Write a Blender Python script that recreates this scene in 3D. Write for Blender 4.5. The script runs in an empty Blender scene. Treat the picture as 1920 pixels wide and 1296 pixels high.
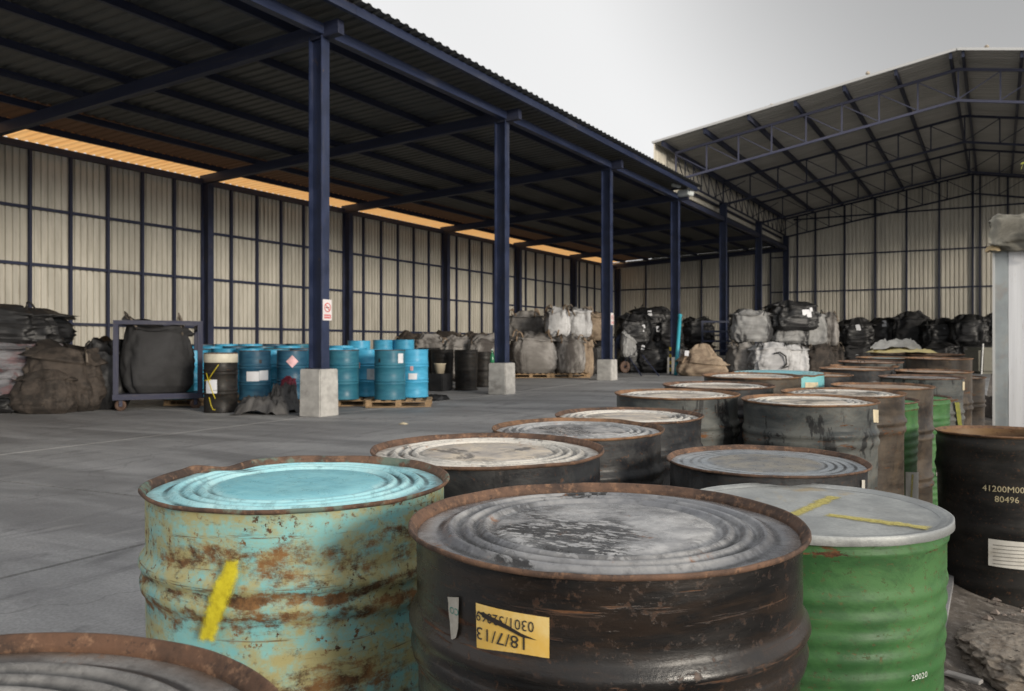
import bpy, bmesh, math, random
from math import sin, cos, atan, atan2, sqrt, pi, radians
from mathutils import Vector, Matrix, noise as mn

SC = bpy.context.scene
COL = SC.collection
# ------------------------------------------------------------------ camera, sky, sun, exposure
YAW = radians(29.6)
CZ = 1.15                                    # height of the lens above the yard's datum
cam_d = bpy.data.cameras.new('camera')
cam = bpy.data.objects.new('camera', cam_d)
COL.objects.link(cam)
cam.location = (0, 0, CZ)
cam.rotation_euler = (radians(90), 0, YAW)
cam_d.sensor_width = 36
cam_d.lens = 30
cam_d.shift_y = 0.001
cam_d.clip_start = 0.05
cam_d.clip_end = 3000
cam_d.dof.use_dof = True
cam_d.dof.focus_distance = 1.6
cam_d.dof.aperture_fstop = 11.0
SC.camera = cam

SUN_EL, SUN_AZ = radians(11), radians(112)   # azimuth of the sun measured from +Y towards +X
world = bpy.data.worlds.new('World')
SC.world = world
world.use_nodes = True
wn = world.node_tree
wn.nodes.clear()
w_out = wn.nodes.new('ShaderNodeOutputWorld')
w_bg = wn.nodes.new('ShaderNodeBackground')
sky = wn.nodes.new('ShaderNodeTexSky')
sky.sky_type = 'NISHITA'
sky.sun_disc = False
sky.sun_elevation = SUN_EL
sky.sun_rotation = SUN_AZ
sky.air_density = 1.0
sky.dust_density = 3.0
sky.ozone_density = 1.0
w_hs = wn.nodes.new('ShaderNodeHueSaturation')      # an overcast veil: the sky loses its blue
w_hs.inputs['Saturation'].default_value = 0.12
wn.links.new(sky.outputs[0], w_hs.inputs['Color'])
w_mix = wn.nodes.new('ShaderNodeMixRGB')            # even cloud layer over the clear-sky gradient
w_mix.inputs[0].default_value = 0.72
wn.links.new(w_hs.outputs[0], w_mix.inputs[1])
w_tc = wn.nodes.new('ShaderNodeTexCoord')
w_no = wn.nodes.new('ShaderNodeTexNoise')
w_no.inputs['Scale'].default_value = 1.3
w_no.inputs['Detail'].default_value = 3
wn.links.new(w_tc.outputs['Generated'], w_no.inputs['Vector'])
w_sep = wn.nodes.new('ShaderNodeSeparateXYZ')
wn.links.new(w_tc.outputs['Generated'], w_sep.inputs[0])
w_el = wn.nodes.new('ShaderNodeMapRange')
w_el.interpolation_type = 'SMOOTHSTEP'
w_el.inputs[1].default_value = 0.885
w_el.inputs[2].default_value = 1.0
w_el.inputs[3].default_value = 9.3
w_el.inputs[4].default_value = 3.9
# sky darkened towards the upper right: corner shading painted in, not a cloud bank
w_dot = wn.nodes.new('ShaderNodeVectorMath')
w_dot.operation = 'DOT_PRODUCT'
wn.links.new(w_tc.outputs['Generated'], w_dot.inputs[0])
w_dir = Vector((0.66 * cos(YAW) - sin(YAW), 0.66 * sin(YAW) + cos(YAW), 0.66)).normalized()
w_dot.inputs[1].default_value = w_dir
wn.links.new(w_dot.outputs['Value'], w_el.inputs[0])
w_cl = wn.nodes.new('ShaderNodeMapRange')
w_cl.inputs[1].default_value = 0.3
w_cl.inputs[2].default_value = 0.7
w_cl.inputs[3].default_value = 0.9
w_cl.inputs[4].default_value = 1.08
wn.links.new(w_no.outputs['Fac'], w_cl.inputs[0])
w_mu = wn.nodes.new('ShaderNodeMath')
w_mu.operation = 'MULTIPLY'
wn.links.new(w_el.outputs[0], w_mu.inputs[0])
wn.links.new(w_cl.outputs[0], w_mu.inputs[1])
wn.links.new(w_mu.outputs[0], w_mix.inputs[2])
wn.links.new(w_mix.outputs[0], w_bg.inputs['Color'])
w_bg.inputs['Strength'].default_value = 0.1
wn.links.new(w_bg.outputs[0], w_out.inputs[0])

sun_d = bpy.data.lights.new('sun', 'SUN')
sun_d.energy = 2.4
sun_d.angle = radians(12)
sun_d.color = (1.0, 0.90, 0.76)
sun = bpy.data.objects.new('sun', sun_d)
COL.objects.link(sun)
sd = Vector((sin(SUN_AZ) * cos(SUN_EL), cos(SUN_AZ) * cos(SUN_EL), sin(SUN_EL)))
sun.rotation_euler = sd.to_track_quat('Z', 'Y').to_euler()
sun.location = (30, -30, 30)

SC.view_settings.view_transform = 'Standard'
SC.view_settings.look = 'None'
SC.view_settings.exposure = 0.2
SC.view_settings.gamma = 1.0
SC.view_settings.use_curve_mapping = False
SC.cycles.use_denoising = True
SC.cycles.max_bounces = 8
SC.cycles.diffuse_bounces = 5
SC.cycles.transparent_max_bounces = 8

rnd = random.Random(11)

# ------------------------------------------------------------------ node helpers
class NB:
    """small helper round a material's node tree"""
    def __init__(s, name):
        s.m = bpy.data.materials.new(name)
        s.m.use_nodes = True
        s.t = s.m.node_tree
        s.b = s.t.nodes['Principled BSDF']
        s.out = s.t.nodes['Material Output']
    def n(s, kind, **kw):
        nd = s.t.nodes.new(kind)
        for k, v in kw.items():
            setattr(nd, k, v)
        return nd
    def set(s, sock, v):
        if isinstance(v, bpy.types.NodeSocket):
            s.t.links.new(v, sock)
        elif v is not None:
            if sock.type == 'RGBA' and len(v) == 3:
                v = (*v, 1)
            sock.default_value = v
    def coord(s, kind='Object', rand=True, scale=(1, 1, 1)):
        tc = s.n('ShaderNodeTexCoord')
        v = tc.outputs[kind]
        mp = s.n('ShaderNodeMapping')
        s.t.links.new(v, mp.inputs[0])
        mp.inputs['Scale'].default_value = scale
        v = mp.outputs[0]
        if rand:
            oi = s.n('ShaderNodeObjectInfo')
            va = s.n('ShaderNodeVectorMath', operation='MULTIPLY_ADD')
            cb = s.n('ShaderNodeCombineXYZ')
            for i in range(3):
                s.t.links.new(oi.outputs['Random'], cb.inputs[i])
            s.t.links.new(cb.outputs[0], va.inputs[0])
            va.inputs[1].default_value = (37, 53, 71)
            s.t.links.new(v, va.inputs[2])
            v = va.outputs[0]
        return v
    def noise(s, v, scale, detail=6, rough=0.6, dist=0.0):
        nd = s.n('ShaderNodeTexNoise')
        s.set(nd.inputs['Vector'], v)
        nd.inputs['Scale'].default_value = scale
        nd.inputs['Detail'].default_value = detail
        nd.inputs['Roughness'].default_value = rough
        nd.inputs['Distortion'].default_value = dist
        return nd.outputs['Fac']
    def ramp(s, f, a, b, c=0.0, d=1.0):
        nd = s.n('ShaderNodeMapRange', interpolation_type='SMOOTHSTEP')
        s.set(nd.inputs[0], f)
        for i, x in enumerate((a, b, c, d)):
            nd.inputs[i + 1].default_value = x
        return nd.outputs[0]
    def mix(s, f, a, b, mode='MIX'):
        nd = s.n('ShaderNodeMixRGB', blend_type=mode)
        s.set(nd.inputs[0], f)
        s.set(nd.inputs[1], a)
        s.set(nd.inputs[2], b)
        return nd.outputs[0]
    def math(s, op, a, b=0.0, clamp=False):
        nd = s.n('ShaderNodeMath', operation=op, use_clamp=clamp)
        s.set(nd.inputs[0], a)
        s.set(nd.inputs[1], b)
        return nd.outputs[0]
    def bump(s, h, strength=0.3, dist=0.01):
        nd = s.n('ShaderNodeBump')
        nd.inputs['Strength'].default_value = strength
        nd.inputs['Distance'].default_value = dist
        s.set(nd.inputs['Height'], h)
        s.t.links.new(nd.outputs[0], s.b.inputs['Normal'])
    def col(s, v): s.set(s.b.inputs['Base Color'], v)
    def rough(s, v): s.set(s.b.inputs['Roughness'], v)
    def metal(s, v): s.set(s.b.inputs['Metallic'], v)

def simple(name, c, r=0.6, metal=0.0, var=0.25, scale=6.0, bump=0.15, rand=True, kind='Object', dirt=None):
    m = NB(name)
    v = m.coord(kind, rand)
    f = m.noise(v, scale, 6)
    lo = tuple(x * (1 - var) for x in c)
    hi = tuple(min(1, x * (1 + var)) for x in c)
    cc = m.mix(m.ramp(f, 0.3, 0.7), lo, hi)
    if dirt:
        cc = m.mix(m.ramp(m.noise(v, scale * 0.6, 9, 0.7), 0.5, 0.68, 0, dirt[1]), cc, dirt[0])
    m.col(cc)
    m.rough(m.ramp(f, 0.2, 0.8, r - 0.1, min(1, r + 0.12)))
    m.metal(metal)
    if bump:
        m.bump(m.noise(v, scale * 6, 5), bump, 0.004)
    return m.m

# ------------------------------------------------------------------ object helpers
def link(o, parent=None):
    COL.objects.link(o)
    if parent is not None:
        o.parent = parent
    return o

def thing(name, label, cat, loc=(0, 0, 0), rz=0.0, group=None, mesh=None):
    o = bpy.data.objects.new(name, mesh)
    link(o)
    o.location = loc
    o.rotation_euler = (0, 0, rz)
    o['label'] = label
    o['category'] = cat
    if group:
        o['group'] = group
    return o

def obj(name, me, parent=None, m=None, loc=None, rz=None):
    if m is not None and len(me.materials) == 0:
        me.materials.append(m)
    o = bpy.data.objects.new(name, me)
    link(o, parent)
    if loc is not None:
        o.location = loc
    if rz is not None:
        o.rotation_euler = (0, 0, rz)
    return o

def mesh_of(name, verts, faces, smooth=False, m=None, uvs=None):
    me = bpy.data.meshes.new(name)
    me.from_pydata([tuple(v) for v in verts], [], faces)
    if uvs:
        l = me.uv_layers.new(name='UVMap')
        for p in me.polygons:
            for li in p.loop_indices:
                l.data[li].uv = uvs[me.loops[li].vertex_index]
    if smooth:
        me.polygons.foreach_set('use_smooth', [True] * len(me.polygons))
    if m is not None:
        me.materials.append(m)
    me.update()
    return me

_unit = {}
def unit_box(m):
    if m.name not in _unit:
        v = [(x, y, z) for x in (-.5, .5) for y in (-.5, .5) for z in (-.5, .5)]
        f = [(0, 1, 3, 2), (4, 6, 7, 5), (0, 4, 5, 1), (2, 3, 7, 6), (0, 2, 6, 4), (1, 5, 7, 3)]
        _unit[m.name] = mesh_of('bar', v, f, m=m)
    return _unit[m.name]

def box(name, x0, x1, y0, y1, z0, z1, m, parent=None):
    o = obj(name, unit_box(m), parent)
    o.location = ((x0 + x1) / 2, (y0 + y1) / 2, (z0 + z1) / 2)
    o.scale = (abs(x1 - x0), abs(y1 - y0), abs(z1 - z0))
    return o

def bar(name, p, q, w, d, m, parent=None, up=Vector((0, 0, 1))):
    """a straight member from p to q, w across, d deep (along up)"""
    p, q = Vector(p), Vector(q)
    ax = (q - p)
    L = ax.length
    ax.normalize()
    if abs(ax.dot(up)) > 0.98:
        up = Vector((0, 1, 0))
    sx = ax.cross(up).normalized()
    uz = sx.cross(ax).normalized()
    M = Matrix(((ax.x * L, sx.x * w, uz.x * d, (p.x + q.x) / 2),
                (ax.y * L, sx.y * w, uz.y * d, (p.y + q.y) / 2),
                (ax.z * L, sx.z * w, uz.z * d, (p.z + q.z) / 2),
                (0, 0, 0, 1)))
    o = obj(name, unit_box(m), parent)
    o.matrix_basis = M
    return o

def bevel_box_mesh(name, sx, sy, sz, m, bev=0.01, seg=2, taper=1.0, jit=0.0, sub=0):
    bm = bmesh.new()
    bmesh.ops.create_cube(bm, size=1)
    for v in bm.verts:
        k = taper if v.co.z > 0 else 1.0
        v.co = Vector((v.co.x * sx * k, v.co.y * sy * k, (v.co.z + 0.5) * sz))
    if bev:
        bmesh.ops.bevel(bm, geom=bm.edges[:], offset=bev, segments=seg, affect='EDGES')
    if sub:
        bmesh.ops.subdivide_edges(bm, edges=bm.edges[:], cuts=sub, use_grid_fill=True)
    if jit:
        for v in bm.verts:
            v.co += mn.noise_vector(v.co * 7) * jit
    me = bpy.data.meshes.new(name)
    bm.to_mesh(me)
    bm.free()
    me.materials.append(m)
    return me

def lathe(name, prof, seg, m=None, deform=None, close=False):
    """prof: list of (r, z); revolved about Z"""
    V, F = [], []
    for r, z in prof:
        for i in range(seg):
            a = 2 * pi * i / seg
            V.append((r * cos(a), r * sin(a), z))
    for j in range(len(prof) - 1):
        for i in range(seg):
            k = (i + 1) % seg
            F.append((j * seg + i, j * seg + k, (j + 1) * seg + k, (j + 1) * seg + i))
    if close:
        V.append((0, 0, prof[-1][1]))
        c = len(V) - 1
        o = (len(prof) - 1) * seg
        for i in range(seg):
            F.append((o + i, o + (i + 1) % seg, c))
    if deform:
        V = [deform(Vector(v)) for v in V]
    return mesh_of(name, V, F, smooth=True, m=m)

def tube_mesh(name, pts, r, m, seg=6):
    V, F = [], []
    n = len(pts)
    pts = [Vector(p) for p in pts]
    for i, p in enumerate(pts):
        t = (pts[min(i + 1, n - 1)] - pts[max(i - 1, 0)]).normalized()
        a = Vector((0, 0, 1)) if abs(t.z) < 0.9 else Vector((1, 0, 0))
        u = t.cross(a).normalized()
        w = t.cross(u).normalized()
        rr = r[i] if isinstance(r, (list, tuple)) else r
        for k in range(seg):
            b = 2 * pi * k / seg
            V.append(p + u * cos(b) * rr + w * sin(b) * rr)
    for i in range(n - 1):
        for k in range(seg):
            k2 = (k + 1) % seg
            F.append((i * seg + k, i * seg + k2, (i + 1) * seg + k2, (i + 1) * seg + k))
    F.append(tuple(range(seg - 1, -1, -1)))
    F.append(tuple((n - 1) * seg + k for k in range(seg)))
    return mesh_of(name, V, F, smooth=True, m=m)

# where a line of sight of the photograph meets a depth: used only to measure positions off the picture
FPX, HY = 1600.0, 650.0
def at(px, z):
    xc = (px - 960) / FPX * z
    return Vector((xc * cos(YAW) - z * sin(YAW), xc * sin(YAW) + z * cos(YAW), 0))
def hgt(py, z):
    return CZ - (py - HY) * z / FPX

def lerp(a, b, t): return a + (b - a) * t
def interp(tab, y):
    if y <= tab[0][0]: return tab[0][1]
    for (a, va), (b, vb) in zip(tab, tab[1:]):
        if y <= b:
            t = (y - a) / (b - a)
            return lerp(va, vb, t)
    return tab[-1][1]
TL = [(-10, -1.30), (4, -1.24), (10.6, -1.146), (16.7, -1.075), (22.7, -0.96), (28, -0.94), (60, -0.93)]
TR = [(-10, -1.17), (1.2, -1.14), (4, -1.115), (8.2, -1.03), (15, -0.96), (60, -0.93)]
def g(x, y):
    """height of the paved yard"""
    t = min(1, max(0, (x + 9.75) / 9.2))
    return CZ + lerp(interp(TL, y), interp(TR, y), t)

# ------------------------------------------------------------------ materials of the setting
def mat_concrete():
    m = NB('worn_concrete')
    v = m.coord('Object', False)
    va = m.coord('Object', False, scale=(0.35, 1.6, 1))
    big = m.noise(va, 0.7, 8, 0.62, 0.6)
    c = m.mix(m.ramp(big, 0.36, 0.66), (0.21, 0.211, 0.216), (0.37, 0.37, 0.372))
    vb = m.coord('Object', False, scale=(2.2, 0.6, 1))
    st = m.noise(vb, 1.4, 9, 0.68, 1.2)
    c = m.mix(m.ramp(st, 0.52, 0.68, 0, 0.5), c, (0.085, 0.085, 0.09))
    st2 = m.noise(vb, 3.1, 7, 0.6, 0.4)
    c = m.mix(m.ramp(st2, 0.56, 0.72, 0, 0.4), c, (0.40, 0.395, 0.385))
    sp = m.noise(v, 60, 4, 0.7)
    c = m.mix(m.ramp(sp, 0.3, 0.7, 0.0, 0.35), c, (0.06, 0.06, 0.06))
    # hairline cracks
    vo = m.n('ShaderNodeTexVoronoi', feature='DISTANCE_TO_EDGE')
    wv = m.n('ShaderNodeVectorMath', operation='ADD')
    nz = m.n('ShaderNodeTexNoise')
    nz.inputs['Scale'].default_value = 2.0
    nz.inputs['Detail'].default_value = 6
    m.t.links.new(v, nz.inputs['Vector'])
    m.t.links.new(v, wv.inputs[0])
    m.t.links.new(nz.outputs['Color'], wv.inputs[1])
    m.t.links.new(wv.outputs[0], vo.inputs['Vector'])
    vo.inputs['Scale'].default_value = 0.32
    cr = m.ramp(vo.outputs['Distance'], 0.0, 0.005, 0.35, 0)
    c = m.mix(cr, c, (0.03, 0.03, 0.03))
    m.col(c)
    m.rough(m.ramp(big, 0.3, 0.7, 0.55, 0.8))
    h = m.math('ADD', m.noise(v, 25, 8, 0.7), m.math('MULTIPLY', st, 1.5))
    m.bump(h, 0.35, 0.006)
    return m.m
M_CONC = mat_concrete()

def mat_dirt():
    m = NB('yard_dirt')
    v = m.coord('Object', False)
    f = m.noise(v, 1.7, 10, 0.7)
    c = m.mix(m.ramp(f, 0.35, 0.65), (0.05, 0.042, 0.036), (0.20, 0.17, 0.14))
    c = m.mix(m.ramp(m.noise(v, 18, 8, 0.75), 0.5, 0.62, 0, 0.7), c, (0.30, 0.27, 0.24))
    m.col(c)
    m.rough(0.95)
    m.bump(m.noise(v, 14, 10, 0.75), 0.9, 0.03)
    return m.m
M_DIRT = mat_dirt()

def steel(name, c, c2, r=0.45):
    m = NB(name)
    v = m.coord('Object', True)
    f = m.noise(v, 3, 6)
    cc = m.mix(m.ramp(f, 0.35, 0.65), c, c2)
    ch = m.ramp(m.noise(m.coord('Object', True, scale=(1, 1, 0.5)), 7, 10, 0.75, 0.3), 0.60, 0.66, 0, 0.75)
    cc = m.mix(ch, cc, (0.075, 0.055, 0.045))
    cc = m.mix(m.ramp(m.noise(m.coord('Object', True, scale=(1, 1, 0.12)), 5, 6, 0.6), 0.5, 0.75, 0, 0.3), cc, (0.10, 0.10, 0.11))
    m.col(cc)
    m.rough(m.ramp(f, 0.3, 0.7, r, r + 0.2))
    return m.m
M_BLUE = steel('navy_painted_steel', (0.010, 0.017, 0.046), (0.020, 0.030, 0.072), 0.42)
M_NAVY = steel('dark_navy_steel', (0.010, 0.014, 0.035), (0.018, 0.024, 0.055), 0.5)
M_TRUSS = steel('slate_blue_truss_paint', (0.055, 0.06, 0.105), (0.085, 0.09, 0.14), 0.5)

def mat_sheet(name, a, b, streak_axis='z', r=0.5, metal=0.0):
    m = NB(name)
    sc = (3, 3, 0.35) if streak_axis == 'z' else (0.35, 3, 3)
    v = m.coord('Object', True, scale=sc)
    f = m.noise(v, 1.8, 7, 0.65)
    c = m.mix(m.ramp(f, 0.33, 0.67), a, b)
    f2 = m.noise(v, 5, 7, 0.65)
    c = m.mix(m.ramp(f2, 0.55, 0.75, 0, 0.35), c, tuple(x * 0.55 for x in a))
    oi = m.n('ShaderNodeObjectInfo')
    c = m.mix(m.ramp(oi.outputs['Random'], 0, 1, 0, 0.30), c, tuple(x * 0.66 for x in a))
    if streak_axis == 'z':     # grime creeping up from the floor and drip marks
        dr = m.noise(m.coord('Object', True, scale=(5, 5, 0.18)), 2.2, 9, 0.7)
        c = m.mix(m.ramp(dr, 0.56, 0.70, 0, 0.5), c, (0.16, 0.13, 0.095))
    m.col(c)
    m.rough(m.ramp(f, 0.3, 0.7, r, r + 0.15))
    m.metal(metal)
    return m.m
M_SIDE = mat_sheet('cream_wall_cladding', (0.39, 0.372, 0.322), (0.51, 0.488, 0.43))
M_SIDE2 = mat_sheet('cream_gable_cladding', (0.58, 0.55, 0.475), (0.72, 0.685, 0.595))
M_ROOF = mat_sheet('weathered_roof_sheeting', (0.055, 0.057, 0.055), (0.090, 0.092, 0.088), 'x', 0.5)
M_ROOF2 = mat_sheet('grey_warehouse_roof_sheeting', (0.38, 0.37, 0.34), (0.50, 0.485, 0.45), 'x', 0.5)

def mat_skylight():
    m = NB('amber_translucent_roofing')
    v = m.coord('Object', True, scale=(0.5, 3, 1))
    f = m.noise(v, 3, 5)
    tr = m.n('ShaderNodeBsdfTranslucent')
    m.set(tr.inputs['Color'], m.mix(m.ramp(f, 0.3, 0.7), (0.98, 0.50, 0.17), (1.0, 0.58, 0.23)))
    df = m.n('ShaderNodeBsdfDiffuse')
    df.inputs['Color'].default_value = (0.9, 0.55, 0.25, 1)
    mx = m.n('ShaderNodeMixShader')
    mx.inputs[0].default_value = 0.12
    m.t.links.new(tr.outputs[0], mx.inputs[1])
    m.t.links.new(df.outputs[0], mx.inputs[2])
    m.t.links.new(mx.outputs[0], m.out.inputs[0])
    return m.m
M_AMBER = mat_skylight()
M_PLINTH = simple('cast_concrete_plinth', (0.40, 0.39, 0.37), 0.85, var=0.18, scale=5, bump=0.3, dirt=((0.12, 0.11, 0.10), 0.5))

# ------------------------------------------------------------------ ground
ys = [-14, -8, -4, -2, 0, 1, 2, 3, 4, 5, 6, 7, 8, 9, 10, 12, 14, 17, 20, 24, 28, 34, 40, 50, 70, 110, 200, 400, 800]
ys = sorted(set(ys + [k * 0.2 for k in range(0, 60)]))
xs = sorted(set([-800, -400, -200, -100, -60, -40, -30, -20, -15, -10, -7, -5, -3, -2, -1, -0.5]
                + [k * 0.2 for k in range(-1, 30)] + [7, 8, 10, 14, 20, 30, 60, 120, 250, 500, 800]))
def dirt_h(x, y):
    base = g(max(-20, min(x, 0)), y) - (0.03 + 0.09 * min(1, max(0, (x + 0.2) / 0.5)) if x > -0.4 else 0.10)
    if x > -0.2 and x < 7 and -1 < y < 12:
        w = min(1, (x + 0.2) / 0.5)
        base += w * (0.07 * mn.fractal(Vector((x * 1.3, y * 1.3, 0)), 1.0, 2.0, 4) - 0.02)
    if y > 5 and x > 0:
        base += min(0.1, 0.05 * (y - 5))
    return base
V = [(x, y, dirt_h(x, y)) for y in ys for x in xs]
nx = len(xs)
F = [(j * nx + i, j * nx + i + 1, (j + 1) * nx + i + 1, (j + 1) * nx + i) for j in range(len(ys) - 1) for i in range(nx - 1)]
o = obj('ground', mesh_of('ground', V, F, smooth=True), None, M_DIRT)
o['kind'] = 'structure'
o['label'] = 'dark dirt and rubble ground beside the paved yard'

pave = bpy.data.objects.new('pavement', None)
link(pave)
pave['kind'] = 'structure'
pave['label'] = 'grey worn concrete slabs of the yard and shed floor'
SX = [-20.2, -15.0, -9.75, -4.4, -0.16]
SY = [-14, -7.6, -1.6, 4.4, 10.4, 16.4, 22.4, 28.4, 34.4, 40.4, 47.2]
def slab(x0, x1, y0, y1):
    n = 6
    gap = 0.019
    V, F = [], []
    x0 += gap; x1 -= gap; y0 += gap; y1 -= gap
    for j in range(n + 1):
        for i in range(n + 1):
            x, y = lerp(x0, x1, i / n), lerp(y0, y1, j / n)
            jx = 0.006 * mn.noise(Vector((x * 2, y * 2, 3))) if 0 < j < n or 0 < i < n else 0
            V.append((x + jx, y, g(x, y)))
    for j in range(n):
        for i in range(n):
            a = j * (n + 1) + i
            F.append((a, a + 1, a + n + 2, a + n + 1))
    ring = [i for i in range(n + 1)] + [j * (n + 1) + n for j in range(1, n + 1)] + [n * (n + 1) + i for i in range(n - 1, -1, -1)] + [j * (n + 1) for j in range(n - 1, 0, -1)]
    b = len(V)
    for r in ring:
        V.append((V[r][0], V[r][1], V[r][2] - 0.12))
    k = len(ring)
    for i in range(k):
        F.append((ring[i], b + i, b + (i + 1) % k, ring[(i + 1) % k]))
    obj('concrete_slab', mesh_of('concrete_slab', V, F), pave, M_CONC)
for x0, x1 in zip(SX, SX[1:]):
    for y0, y1 in zip(SY, SY[1:]):
        slab(x0, x1, y0, y1)
for k in range(3):   # warehouse floor, right of the yard's strip
    for y0, y1 in zip(SY[7:], SY[8:]):
        slab(0.02 + k * 2.7, 0.02 + (k + 1) * 2.7, y0, y1)

# ------------------------------------------------------------------ sheets
def sheet_mesh(name, L, W, pitch, depth, m, along='z', steps=1):
    """trapezoid-ribbed sheet, W wide (local y), L long (local x or z), ribs point to +local normal"""
    pr = []
    n = round(W / pitch)
    for i in range(n):
        y = i * pitch
        if along == 'z':      # broad crests and narrow deep grooves
            pr += [(y, depth), (y + pitch * .62, depth), (y + pitch * .70, 0), (y + pitch * .93, 0)]
        else:
            pr += [(y, 0), (y + pitch * .48, 0), (y + pitch * .6, depth), (y + pitch * .86, depth)]
    pr.append((W, depth if along == 'z' else 0))
    V, F = [], []
    for y, h in pr:
        if along == 'z':
            V += [(h, y, 0), (h, y, L)]
        else:
            V += [(0, y, h), (L, y, h)]
    for i in range(len(pr) - 1):
        F.append((2 * i, 2 * i + 2, 2 * i + 3, 2 * i + 1))
    return mesh_of(name, V, F, m=m)

def slant(me, L, k0, k1, W):
    for v in me.vertices:
        if v.co.z > L - 0.01:
            v.co.z += lerp(k0, k1, v.co.y / W)
    return me

def h_column(name, w, b, H, m):
    """H section: flanges across local x ends"""
    t, tw = 0.016, 0.012
    bm = bmesh.new()
    for (x0, x1, y0, y1) in ((-w / 2, -w / 2 + t, -b / 2, b / 2), (w / 2 - t, w / 2, -b / 2, b / 2), (-w / 2 + t, w / 2 - t, -tw / 2, tw / 2)):
        r = bmesh.ops.create_cube(bm, size=1)
        for v in r['verts']:
            v.co = Vector((lerp(x0, x1, v.co.x + .5), lerp(y0, y1, v.co.y + .5), (v.co.z + .5) * H))
    me = bpy.data.meshes.new(name)
    bm.to_mesh(me); bm.free()
    me.materials.append(m)
    return me

# ------------------------------------------------------------------ open lean-to shed
shed = thing('open_shed', 'long open-fronted storage shed with navy steel columns and cream corrugated wall', 'shed', (0, 0, 0))
XF, XB = -9.75, -19.5
BAYS = [10.7 + 6 * k for k in range(-2, 7)]       # column lines along the shed
YS0, YS1 = -1.4, 46.9
def roof_z(x): return CZ + 5.50 + 0.0475 * (x + 9)
slope = math.atan(0.0475)

pl_me = bevel_box_mesh('plinth', 0.46, 0.46, 1.0, M_PLINTH, 0.018, 2, taper=0.965)
PT = CZ - 0.37
for i, y in enumerate(BAYS):
    gz = g(XF, y)
    if y < 34.9:
        o = obj('plinth', pl_me, shed, loc=(XF, y, gz - 0.01))
        o.scale = (1, 1, PT - gz + 0.01)
    top = CZ + 5.11 if y < 30 else CZ + 5.9
    z0 = PT if y < 34.9 else gz
    me = h_column('column', 0.28, 0.19, top - z0, M_BLUE)
    obj('column', me, shed, loc=(XF, y, z0))
    bp = obj('base_plate', unit_box(M_NAVY), shed)
    bp.location = (XF, y, z0 + 0.008); bp.scale = (0.36, 0.28, 0.016)
rc = h_column('column', 0.30, 0.20, 4.57 + 1.16, M_NAVY)
for y in BAYS:
    obj('rear_column', rc, shed, loc=(XB + 0.12, y, CZ - 1.16))
# rafters
for y in BAYS:
    xr0, xr1 = XB - 0.1, -9.28
    if y > 30:
        xr1 = XF - 0.1
    bar('rafter', (xr0, y, roof_z(xr0) - 0.15 - 0.13), (xr1, y, roof_z(xr1) - 0.15 - 0.13), 0.15, 0.235, M_NAVY, shed)
# eave beam and edge purlin, roof purlins
def seg_y(): return [(a, b) for a, b in zip([YS0] + BAYS, BAYS + [YS1]) if b - a > 0.5]
for a, b in seg_y():
    if a < 28:
        box('eave_beam', XF + 0.02, XF + 0.17, a + 0.004, b - 0.004, CZ + 5.115, CZ + 5.29, M_BLUE, shed)
    else:
        box('eave_beam', XF - 0.06, XF + 0.09, a + 0.1, b - 0.1, CZ + 5.115, CZ + 5.29, M_NAVY, shed)
PX = [-10.35 - 1.43 * k for k in range(7)]
for a, b in seg_y():
    for x in PX:
        z = roof_z(x)
        box('purlin', x - 0.035, x + 0.035, a + 0.003, b - 0.003, z - 0.148, z - 0.006, M_NAVY, shed)
    if a < 28:
        z = roof_z(-9.0)
        box('edge_purlin', -9.04, -8.96, a + 0.003, b - 0.003, z - 0.16, z - 0.006, M_BLUE, shed)
# roof sheets
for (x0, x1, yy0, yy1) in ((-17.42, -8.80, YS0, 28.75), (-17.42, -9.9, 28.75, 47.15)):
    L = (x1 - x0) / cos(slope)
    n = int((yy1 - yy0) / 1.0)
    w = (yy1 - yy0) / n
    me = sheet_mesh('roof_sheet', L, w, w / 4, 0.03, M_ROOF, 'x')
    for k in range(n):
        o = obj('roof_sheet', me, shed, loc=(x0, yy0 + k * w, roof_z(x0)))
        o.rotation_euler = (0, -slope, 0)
M_GLOWTINT = mat_sheet('brown_glow_tint', (0.12, 0.09, 0.07), (0.2, 0.15, 0.11), 'x')  # skylight's warm spill on the roof underside, painted in as brown sheet colour
_t = M_GLOWTINT.node_tree
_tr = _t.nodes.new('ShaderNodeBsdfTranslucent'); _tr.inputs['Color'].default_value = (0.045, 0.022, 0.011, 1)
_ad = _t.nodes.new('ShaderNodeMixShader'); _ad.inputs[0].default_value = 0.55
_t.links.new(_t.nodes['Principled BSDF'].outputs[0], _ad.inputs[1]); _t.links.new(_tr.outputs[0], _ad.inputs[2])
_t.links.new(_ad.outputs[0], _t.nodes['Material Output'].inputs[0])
# glow-tinted sheets, then amber translucent panels along the rear edge
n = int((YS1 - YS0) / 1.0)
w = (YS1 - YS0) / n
ske2 = sheet_mesh('glow_tinted_sheet', 1.60, w, w / 4, 0.03, M_GLOWTINT, 'x')
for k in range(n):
    o = obj('glow_tinted_sheet', ske2, shed, loc=(-18.98, YS0 + k * w, roof_z(-18.98) - 0.004))
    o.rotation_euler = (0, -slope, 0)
ske = sheet_mesh('skylight_sheet', 1.45, w, w / 4, 0.03, M_AMBER, 'x')
for k in range(n):
    o = obj('skylight_sheet', ske, shed, loc=(-20.36, YS0 + k * w, roof_z(-20.36) - 0.012))
    o.rotation_euler = (0, -slope, 0)
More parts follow.
